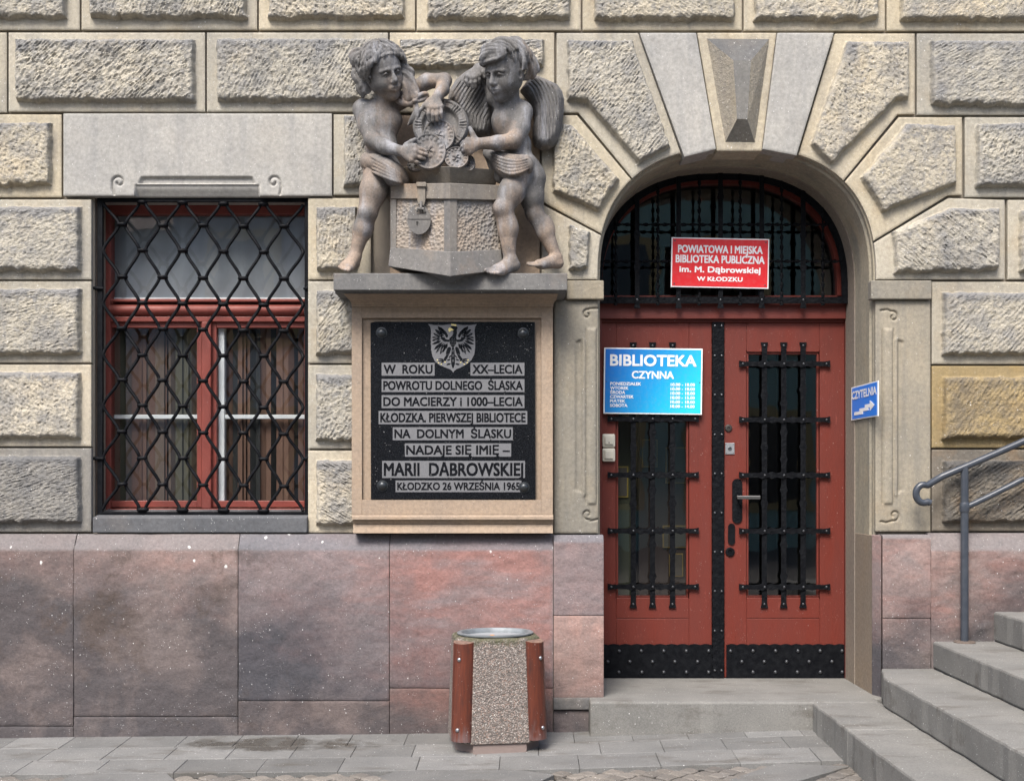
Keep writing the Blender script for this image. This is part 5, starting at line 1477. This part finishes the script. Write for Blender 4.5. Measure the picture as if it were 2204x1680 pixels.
m = MB(); trap(m, 400, 1062, 1360, 1508, .012, .035, x0b=388, x1b=1075, sk=(-26,-14,-62,-40)); m.build("base_band", M['chest'], ch, bevel=.005)
m = MB(); c0 = S(757,1549,YC-.05)
m.add([S(600,1478,-.31), S(757,1508,YC-.05), S(905,1480,-.31), S(757,1551,-.345), S(757,1480,-.28)], [(0,3,1),(1,3,2),(0,4,3),(2,3,4),(0,1,2,4)])
m.build("base_corner", M['stone_dark'], ch)
m = MB(); yh = lambda a: YL+(YC-YL)*(a-402)/355
def face_plate(pts, th, lift=.0):
    F = [S(a, b, yh(a)-.018-lift-th) for a, b in pts]; B = [S(a, b, yh(a)-.012-lift) for a, b in pts]; n = len(pts)
    m.add(F+B, [list(range(n))[::-1]]+[(i, (i+1)%n, (i+1)%n+n, i+n) for i in range(n)])
face_plate([(562,965),(610,965),(610,1055),(602,1085),(568,1085),(562,1055)], .016)
face_plate([(556,945),(614,945),(614,972),(556,972)], .030)
m.build("hasp", M['chest'], ch, bevel=.003)
m = MB(); yp = yh(572)-.045
pts = [(572+70*math.cos(a), 1172-(96 if math.sin(a) > 0 else 84)*math.sin(a)) for a in [2*math.pi*i/36 for i in range(36)]]
hole = [(578+32*math.cos(a), 1108-38*math.sin(a)) for a in [2*math.pi*i/36 for i in range(36)]]
F = [S(a,b,yp-.018) for a,b in pts]; Hh = [S(a,min(b,1135),yp-.018) for a,b in hole]; B = [S(a,b,yp+.022) for a,b in pts]; HB = [S(a,min(b,1135),yp+.01) for a,b in hole]
m.add(F+Hh+B+HB, [(i, i+36, (i+1)%36+36, (i+1)%36) for i in range(36)]+[(i, (i+1)%36, (i+1)%36+72, i+72) for i in range(36)]+[(36+i, 108+i, 108+(i+1)%36, 36+(i+1)%36) for i in range(36)])
for a, b in ((506,638),): m.add([S(a,1158,yp-.0215), S(b,1158,yp-.0215), S(b,1165,yp-.0215), S(a,1165,yp-.0215), S(a,1158,yp-.015), S(b,1158,yp-.015), S(b,1165,yp-.015), S(a,1165,yp-.015)], [(0,3,2,1),(0,1,5,4),(3,7,6,2)])
m.tube([S(584,1062,yp-.01), S(584,1098,yp-.03), S(584,1120,yp-.015)], .008, 8); m.tube([S(560,1122,yp-.02), S(566,1104,yp-.028), S(600,1104,yp-.028), S(606,1122,yp-.02)], .009, 8)
m.cur = 1; m.lathe(S(562,1185,yp-.018), [(.007,0),(.007,.002)], 'y', 10); m.box(*(S(559,0,yp)[0], S(565,0,yp)[0]), yp-.021, yp-.017, S(0,1206,yp)[2], S(0,1185,yp)[2])
m.build("padlock", [M['chest'], M['dark']], ch, smooth=True, auto=35)

def coin(cx_, cy_, rx, rz, y, tilt, name="coin", spokes=40, boss=.4, th=.02, yaw=0.):
    """Disc with milled rim, sunk field and raised device."""
    c = S(cx_, cy_, y); a_, b_ = R_(rx, y)*1.18, R_(rz, y)*1.18; NR, NA = 26, 96; V = []; 
    for i in range(NR+1):
        r = i/NR
        for k in range(NA):
            w = 2*math.pi*k/NA
            h = .010*sstep(.86, .90, r)*(1-sstep(.97, 1.0, r))
            if boss < .9: h += .007*float(sstep(.60, .70, r)*(1-sstep(.84, .88, r)))*(.5+.5*math.cos(w*spokes*.5))+.010*float(1-sstep(boss-.1, boss, r))*(.6+.4*math.sin(5*w+6*r))
            else: h += .016*float(sstep(.62,.70,r)*(1-sstep(.90,.97,r)))*(.35+.65*abs(math.cos(w*spokes*.5)))-.02*float(1-sstep(.55,.66,r))
            x, z = a_*r*math.cos(w), b_*r*math.sin(w)
            V.append((c[0]+x, c[1]-float(h)+z*tilt+x*yaw, c[2]+z))
    n = len(V); V += [(p[0], p[1]+th+.01, p[2]) for p in V[NR*NA:]]
    Q = [(i*NA+k, i*NA+(k+1)%NA, (i+1)*NA+(k+1)%NA, (i+1)*NA+k) for i in range(NR) for k in range(NA)]+[(NR*NA+k, NR*NA+(k+1)%NA, n+(k+1)%NA, n+k) for k in range(NA)]
    return np_mesh(name, V, Q, M['carved'], sg, True, auto=50)
coin(702, 605, 160, 165, -.245, .25, "dish", 44, 1.0, .03)
coin(690, 668, 92, 98, -.312, .2, yaw=.05)
coin(632, 762, 98, 108, -.345, .15, spokes=36, yaw=.05)
coin(795, 800, 70, 66, -.335, .2, spokes=30)
coin(872, 832, 34, 48, -.30, .15, spokes=20)
coin(560, 842, 55, 40, -.25, .15, spokes=20)

# ---- ledge that carries the group
m = MB()
yf = -.285
for (y0, y1, f0, f1, x0, x1) in ((588,624.5,yf,yf,717.5,1221),(625,631.5,yf+.012,yf+.03,721,1217)):
    a, b = WZ(y0, f0), WZ(y1, f1)
    m.hexa([(WX(x0,f1),f1,b),(WX(x1,f1),f1,b),(WX(x1,f1),.035,b),(WX(x0,f1),.035,b)], [(WX(x0,f0),f0,a),(WX(x1,f0),f0,a),(WX(x1,f0),.035,a+(.036 if y0 < 600 else 0)),(WX(x0,f0),.035,a+(.036 if y0 < 600 else 0))])
m.build("ledge", stone_mat("ledge_stone", (.205,.20,.192), (.158,.156,.152), (.09,.092,.098), (.235,.185,.14), speck=.6, streak=.6, grain=.18, vmix=.6), sg, bevel=.005)

# ================================================================ SIGNS AND LETTERING
_caph = {}
def text_mesh(s, cap, width=None, bold=0., align='l', sx=1.):
    """Flat lettering as (verts, faces) in metres: x from 0, capital height `cap`, optional total width."""
    def raw(t):
        c = bpy.data.curves.new("lettering", 'FONT'); c.body = t; c.size = 1; c.offset = bold; c.resolution_u = 3
        o = bpy.data.objects.new("lettering", c); COL.objects.link(o)
        dg = bpy.context.evaluated_depsgraph_get(); me = bpy.data.meshes.new_from_object(o.evaluated_get(dg))
        v = [tuple(p.co[:2]) for p in me.vertices]; f = [list(p.vertices) for p in me.polygons]
        bpy.data.objects.remove(o); bpy.data.curves.remove(c); bpy.data.meshes.remove(me)
        return v, f
    if bold not in _caph:
        v, _ = raw("H"); _caph[bold] = (min(p[1] for p in v), max(p[1] for p in v))
    b0, b1 = _caph[bold]; k = cap/(b1-b0)
    v, f = raw(s)
    x0, x1 = min(p[0] for p in v), max(p[0] for p in v)
    kx = width/(x1-x0) if width else k*sx
    off = {'l': 0, 'c': -(x1-x0)*kx/2, 'r': -(x1-x0)*kx}[align]
    return [((p[0]-x0)*kx+off, (p[1]-b0)*k) for p in v], f
def put_text(mb, s, x, z, y, cap, width=None, bold=0., align='l', sx=1., slope=0., th=.0008):
    """Heavy lettering: the outline repeated with small shifts, each layer a hair further out."""
    e = bold*cap*3.0
    v, f = text_mesh(s, cap-e, width-e if width else None, 0., align, sx)
    ox = e/2 if align == 'l' else 0
    for k, (a0, b0) in enumerate(((0,0),(-.5,-.5),(.5,-.5),(-.5,.5),(.5,.5),(0,.5),(0,-.5),(-.5,0),(.5,0))):
        mb.add([(x+a+ox+a0*e, y-.00006*k, z+b+e/2+b0*e+a*slope) for a, b in v], f)

def plate_mat(name, nodes=None, col=None, rough=.35):
    g = G(name)
    c = col if nodes is None else nodes(g)
    n = g.noise(40, 3)
    return g.out(g.mix(g.ramp(n, [(.45, 0), (.8, .12)]), c, (.3,.3,.3)), rough, spec=.5)
WHITE = plate_mat("white_sign_film", col=(.80,.81,.82)); SILVER = plate_mat("silver_sign_film", col=(.70,.72,.75))

# red board on the fanlight grille
sy = -.02
X0, X1, Z0, Z1 = WX(1444.5,.465), WX(1655,.465), WZ(619.5,.465), WZ(512.5,.465)
rs = thing("library_sign", "red board with white border and white lettering, fixed to the fanlight grille", "sign", ((X0+X1)/2, .465, (Z0+Z1)/2), (0, math.radians(1.1), 0))
w, h = X1-X0, Z1-Z0
m = MB(); m.box(-w/2, w/2, 0, .004, -h/2, h/2); m.build("border", WHITE, rs, local=True, bevel=.001)
m = MB(); b = .0075; m.box(-w/2+b, w/2-b, -.0015, -.0002, -h/2+b, h/2-b); m.build("panel", plate_mat("red_sign_film", col=(.60,.014,.020)), rs, local=True)
m = MB()
u = w/2170.                                 # unit of the close-up view of the board
ty = lambda v: (595-v)*u
put_text(m, "POWIATOWA I MIEJSKA", 0, ty(382), -.0030, 172*u, 1880*u, .022, 'c'); put_text(m, "BIBLIOTEKA PUBLICZNA", 0, ty(602), -.0030, 172*u, 1975*u, .022, 'c')
m.build("lettering", SILVER, rs, local=True)
m = MB()
put_text(m, "im. M. Dąbrowskiej", 0, ty(812), -.0030, 135*u, 1800*u, .028, 'c'); put_text(m, "W KŁODZKU", 0, ty(1002), -.0030, 98*u, 1010*u, .028, 'c')
m.build("lettering", WHITE, rs, local=True)
m = MB()
for a, c in ((-1,-1),(1,-1),(-1,1),(1,1)): m.dome((a*(w/2-.022), -.0015, c*(h/2-.022)), .0055, .003, 8)
m.build("screws", M['rivet'], rs, local=True)

# blue board with the opening hours
X0, X1, Z0, Z1 = WX(1299.5,.545), WX(1511.5,.545), WZ(891,.545), WZ(749,.545)
bs = thing("opening_hours_sign", "bright blue board listing opening hours on the left leaf of the red door", "sign", ((X0+X1)/2, .545, (Z0+Z1)/2), (0, math.radians(.7), 0))
w, h = X1-X0, Z1-Z0
m = MB(); m.box(-w/2, w/2, 0, .005, -h/2, h/2); m.build("border", WHITE, bs, local=True, bevel=.001)
def grad(g):
    p = g.xyz(); t = g.math('ADD', g.math('MULTIPLY', p[0], 1.25), g.math('MULTIPLY', p[2], -.75))
    return g.ramp(g.math('ADD', t, .5), [(.05, (.005,.15,.56)), (.5, (.007,.27,.60)), (.95, (.015,.52,.64))])
m = MB(); b = .0085; m.box(-w/2+b, w/2-b, -.0015, -.0002, -h/2+b, h/2-b); m.build("panel", plate_mat("blue_print_film", grad), bs, local=True)
u = w/1950.; tx = lambda v: (v-1068)*u; ty = lambda v: (795-v)*u
m = MB()
put_text(m, "BIBLIOTEKA", 0, ty(500), -.003, 225*u, 1710*u, .024, 'c'); put_text(m, "CZYNNA", tx(1062), ty(748), -.003, 150*u, 835*u, .024, 'c')
for i, (d, t, wd) in enumerate((("PONIEDZIAŁEK","10.00 - 18.00",612),("WTOREK","10.00 - 18.00",362),("ŚRODA","10.00 - 18.00",296),("CZWARTEK","10.00 - 15.00",465),("PIĄTEK","10.00 - 18.00",300),("SOBOTA","10.00 - 14.00",345))):
    put_text(m, d, tx(221), ty(884+i*86), -.003, 62*u, wd*u, .024); put_text(m, t, tx(1418), ty(888+i*86), -.003, 60*u, 480*u, .024)
m.build("lettering", WHITE, bs, local=True)
m = MB()
for a in (-1, 1): m.dome((a*(w/2-.016), -.0015, -.006), .004, .003, 8)
m.build("screws", M['rivet'], bs, local=True)

# small reading room sign on the right-hand jamb
XJ = 2.148
js = thing("reading_room_sign", "small blue sign with a white stepped arrow, mounted on the right jamb of the doorway", "sign", (XJ, .14, WZ(863,.13)), (0, 0, math.radians(-90)))
# local x runs into the doorway -> towards the street
w, h = .545, .208
m = MB(); m.box(-w/2, w/2, 0, .004, -h/2, h/2); m.build("border", WHITE, js, local=True)
m = MB(); m.box(-w/2+.022, w/2-.022, -.0015, -.0002, -h/2+.007, h/2-.007); m.build("panel", plate_mat("blue_sign_film", col=(.018,.20,.74)), js, local=True)
m = MB(); put_text(m, "CZYTELNIA", 0, .025, -.003, .050, .50, .03, 'c')
a = [(-.20,-.076),(-.20,-.056),(-.09,-.056),(-.09,-.040),(.02,-.040),(.02,-.022),(.12,-.022),(.12,-.002),(.21,-.034),(.12,-.066),(.12,-.044),(.09,-.044),(.09,-.060),(-.02,-.060),(-.02,-.076)]
m.prism(a, -.003, -.0016); m.build("lettering", WHITE, js, local=True)

# ---- black memorial plaque
YP = -.088
pq = thing("memorial_plaque", "black polished plaque with grey lettered bands and eagle shield, in a tan stone frame", "plaque", (WX(974,YP), YP, WZ(1075,YP)))
g = G("black_polished_granite"); gc = g.mix(g.ramp(g.voro(260, 'F1', 'Color'), [(.5, 0), (.95, .6)]), (.006,.0065,.008), (.022,.024,.028))
M['granite'] = g.out(g.mix(specks(g, .35), gc, (.5,.5,.5)), .16, spec=.3)
g = G("frosted_granite_band"); M['band'] = g.out(g.mix(g.ramp(g.noise(160, 3, .8), [(.35, 0), (.65, 1)]), (.105,.108,.117), (.148,.151,.160)), .6)
zp = lambda a: 632+a*.3574
zq = lambda b: 568.8+b*.3574
def px_(a): return WX(zp(a), YP)
def pz_(b): return WZ(zq(b), YP)
m = MB(); m.prism([(px_(465),pz_(1415)),(px_(1457),pz_(1415)),(px_(1453),pz_(346)),(px_(490),pz_(344)),(px_(462),pz_(352))], YP, YP+.024); m.build("slab", M['granite'], pq, bevel=.0025)
bands = [(530,592,849,670,"W  ROKU",12),(1065,592,1390,670,"XX–LECIA",12),(530,690,1390,768,"POWROTU DOLNEGO  ŚLĄSKA",10),(530,787,1390,865,"DO MACIERZY i 1000–LECIA",10),
         (512,882,1407,962,"KŁODZKA. PIERWSZEJ BIBLIOTECE",10),(597,980,1320,1058,"NA  DOLNYM  ŚLĄSKU",10),(670,1077,1310,1157,"NADAJE SIĘ IMIĘ –",8),(533,1182,1393,1285,"MARII  DĄBROWSKIEJ",10),(614,1300,1372,1370,"KŁODZKO 26 WRZEŚNIA 1965",10)]
for x0, y0, x1, y1, t, pad in bands:
    m = MB(); m.box(px_(x0), px_(x1), YP-.0012, YP-.0002, pz_(y1), pz_(y0)); m.build("lettered_band", M['band'], pq)
    m = MB(); put_text(m, t, px_(x0+pad), pz_(y1-12), YP-.0020, (y1-y0-24)*.3574*(DW+YP)/FPX, px_(x1-pad)-px_(x0+pad), .022); m.build("lettering", M['granite'], pq)
for a, b in ((530,412),(1383,415),(535,1332),(1388,1342)):
    m = MB(); m.lathe((px_(a), YP, pz_(b)), [(.033,0),(.033,.003),(.026,.004),(.024,.010),(.016,.016),(.006,.019)], 'y', 20); m.build("bolt", simple("dull_black_bolt", (.04,.045,.05), .35, .6), pq, smooth=True, auto=40)
# eagle shield; close-up units (7 per photo pixel)
ex = lambda a: WX((1400+a/7)*.63188, YP)
ez = lambda b: WZ((1080+b/7)*.63188, YP)
def E_(mb, pts, y=YP-.0022):
    mb.add([(ex(a), y, ez(b)) for a, b in pts], [list(range(len(pts)))])
sh = [(412,160),(560,190),(760,190),(930,168),(1000,160),(1070,168),(1230,190),(1420,188),(1570,165),(1530,230),(1515,320),(1530,560),(1532,720),(1510,880),(1440,1020),(1330,1120),(1180,1200),(1080,1240),(1030,1280),(1005,1322),(980,1280),(930,1240),(820,1200),(680,1140),(570,1050),(510,930),(482,780),(474,560),(476,340),(462,240)]
m = MB(); m.prism([(ex(a), ez(b)) for a, b in sh][::-1], YP-.0014, YP-.0002); shd = m.build("shield", M['band'], pq)
m = MB()
def leafp(ax, ay, bx, by, wd, y=YP-.0022):
    dx_, dy_ = bx-ax, by-ay; L = math.hypot(dx_, dy_); nx, ny = -dy_/L*wd, dx_/L*wd
    E_(m, [(ax,ay),(ax+dx_*.35+nx,ay+dy_*.35+ny),(ax+dx_*.75+nx*.8,ay+dy_*.75+ny*.8),(bx,by),(ax+dx_*.75-nx*.8,ay+dy_*.75-ny*.8),(ax+dx_*.35-nx,ay+dy_*.35-ny)], y)
MX = 1002
for sgn in (1, -1):
    q = lambda x: x if sgn > 0 else 2*MX-x
    for (a, b, c, d, wd) in ((800,420,638,215,46),(760,430,565,290,40),(730,450,520,385,34),(720,480,492,485,30),(720,520,490,560,30),(735,560,497,650,30),(760,590,545,780,34),(790,610,590,855,30),(815,620,690,890,34),(845,625,760,850,26),(870,620,830,760,22)):
        leafp(q(a), b, q(c), d, wd)
    E_(m, [(q(a), b) for a, b in ((640,215),(740,255),(840,350),(885,440),(870,485),(830,480),(815,430),(770,350),(700,280))])
    E_(m, [(q(a), b) for a, b in ((700,440),(720,520),(790,580),(910,590),(915,540),(830,530),(800,480),(790,430),(740,405))])
    E_(m, [(q(a), b) for a, b in ((880,720),(940,705),(955,760),(915,880),(830,885),(845,800))])
    E_(m, [(q(a), b) for a, b in ((850,890),(905,890),(860,990),(800,1040),(770,1000))])
    for (a, b, c, d) in ((800,1010,640,990),(795,1025,640,1050),(800,1035,705,1100),(815,1010,830,1055)): leafp(q(a), b, q(c), d, 16)
    leafp(q(960), 900, q(900), 980, 16); leafp(q(950), 1000, q(850), 1030, 18); leafp(q(950), 1110, q(840), 1130, 22)
    E_(m, [(q(a), b) for a, b in ((1002,720),(975,730),(965,860),(955,1000),(960,1120),(985,1200),(1002,1225))])
E_(m, [(915,500),(980,450),(1010,380),(1000,330),(940,290),(945,225),(1000,205),(1090,215),(1115,260),(1090,300),(1095,380),(1075,470),(1090,540),(1075,620),(1040,690),(1000,730),(960,690),(925,620),(910,560)])
m.build("eagle", M['granite'], shd)
m = MB()
for yy in range(520, 690, 34):
    for xx in range(-2, 3):
        if abs(xx)*34 < 80-abs(yy-560)*.35: E_(m, [(1000+xx*34-14, yy), (1000+xx*34, yy+13), (1000+xx*34+14, yy), (1000+xx*34, yy+6)], YP-.0027)
for sgn in (1, -1):
    q = lambda x: x if sgn > 0 else 2*MX-x
    for (a, b, c, d) in ((700,345,585,255),(690,425,560,390),(660,482,530,484),(660,540,530,575),(690,610,540,715),(745,680,640,820),(790,700,715,840)):
        L = math.hypot(c-a, d-b); nx, ny = -(d-b)/L*9, (c-a)/L*9; E_(m, [(q(a),b),(q((a+c)/2+nx),(b+d)/2+ny),(q(c),d),(q((a+c)/2-nx),(b+d)/2-ny)], YP-.0027)
    E_(m, [(q(a), b) for a, b in ((715,560),(790,600),(905,612),(905,604),(800,588),(725,548))], YP-.0027)
    E_(m, [(q(770+26*math.cos(t)*(1 if i % 2 else .5)), 462+26*math.sin(t)*(1 if i % 2 else .5)) for i, t in enumerate([k*math.pi/5 for k in range(10)])], YP-.0027)
E_(m, [(992,790),(1002,760),(1012,790),(1002,850)], YP-.0027); E_(m, [(992,900),(1002,870),(1012,900),(1002,970)], YP-.0027); E_(m, [(992,1030),(1002,990),(1012,1030),(1002,1090)], YP-.0027)
m.build("feather_lines", M['band'], shd)
m = MB()
E_(m, [(1025,310),(960,262),(915,252),(885,290),(905,352),(940,340),(965,318)], YP-.0027)
E_(m, [(955,150),(975,168),(1000,158),(1030,172),(1055,165),(1085,180),(1075,215),(1000,205),(962,195)], YP-.0027)
for a, b in ((627,1025),(655,1090),(722,1118),(812,1070),(1185,1075),(1270,1120),(1340,1085),(1360,1025)): E_(m, [(a-14,b-12),(a+12,b-16),(a+16,b+10),(a-10,b+14)], YP-.0027)
m.build("gilding", simple("pale_gilding", (.66,.56,.24), .45), shd)

# ---- two cream bell switches beside the door
for k, (y0, y1, lab) in enumerate(((933.7,962.5,"upper cream push switch, with a dark dot, at the left edge of the red door"),(964.3,993,"lower plain cream push switch at the left edge of the red door"))):
    s_ = thing("push_switch", lab, "switch", (dx(1309.8), YD, dz((y0+y1)/2)), group="cream push switches on the door")
    cm = simple("cream_plastic", (.62,.59,.50), .4)
    m = MB(); m.box(dx(1296), dx(1323.5), YD-.026, YD-.001, dz(y1), dz(y0)); m.build("housing", cm, s_, bevel=.009)
    m = MB(); m.box(dx(1301), dx(1319), YD-.036, YD-.026, dz(y1-6), dz(y0+5)); m.build("button", cm, s_, bevel=.004)
    if k == 0:
        m = MB(); m.lathe((dx(1310), YD-.036, dz(y1-10)), [(.004,0),(.003,.0012)], 'y', 8); m.build("lamp_dot", M['dark'], s_)

# ================================================================ ACROSS THE STREET (mirrored in the panes)
YO = -18.0
gm = simple("pale_green_plaster", (.34,.48,.42), .9, bump=(20,.1)); om = simple("ochre_trim", (.50,.36,.17), .8); dk = simple("far_dark_pane", (.03,.035,.04), .15); rf = simple("far_roof_tile", (.10,.06,.05), .9)
def house(name, label, x0, x1, eave, wall, pitch=2.4, yb=0.):
    t = thing(name, label, "house", ((x0+x1)/2, YO+yb, 0)); Y = YO+yb
    m = MB(); m.box(x0, x1, Y-6, Y, -1.2, eave); m.build("wall", wall, t)
    m = MB(); m.hexa([(x0,Y+.4,eave),(x1,Y+.4,eave),(x1,Y-6.4,eave),(x0,Y-6.4,eave)], [(x0,Y-2.6,eave+pitch),(x1,Y-2.6,eave+pitch),(x1,Y-3.4,eave+pitch),(x0,Y-3.4,eave+pitch)]); m.build("roof", rf, t)
    m = MB(); m.box(x0, x1, Y+.001, Y+.3, eave-.35, eave-.002); m.build("cornice", simple("pale_cornice", (.45,.44,.38), .8), t)
    for zb, zh in ((1.0,1.9),(4.6,2.1)):
        for k in range(int((x1-x0-.6)/2.6)):
            x = x0+.9+k*2.6; m = MB(); m.box(x-.2, x+1.4, Y+.001, Y+.06, zb-.2, zb+zh+.2); wv = m.build("window", om, t)
            m = MB(); m.box(x, x+1.2, Y+.061, Y+.07, zb, zb+zh); m.build("pane", dk, wv)
    return t
house("opposite_house", "pale green plastered house across the street, mirrored in the door glass", -1.5, 15, 8.6, gm)
house("opposite_house", "pale grey plastered house across the street, mirrored in the barred window", -7.4, -1.51, 8.9, simple("pale_grey_plaster", (.42,.44,.46), .9))
house("opposite_house", "lower pale house at the left across the street, mirrored in the barred window", -20, -7.41, 7.1, simple("whitish_plaster", (.55,.57,.60), .9), 1.0, -1.2)
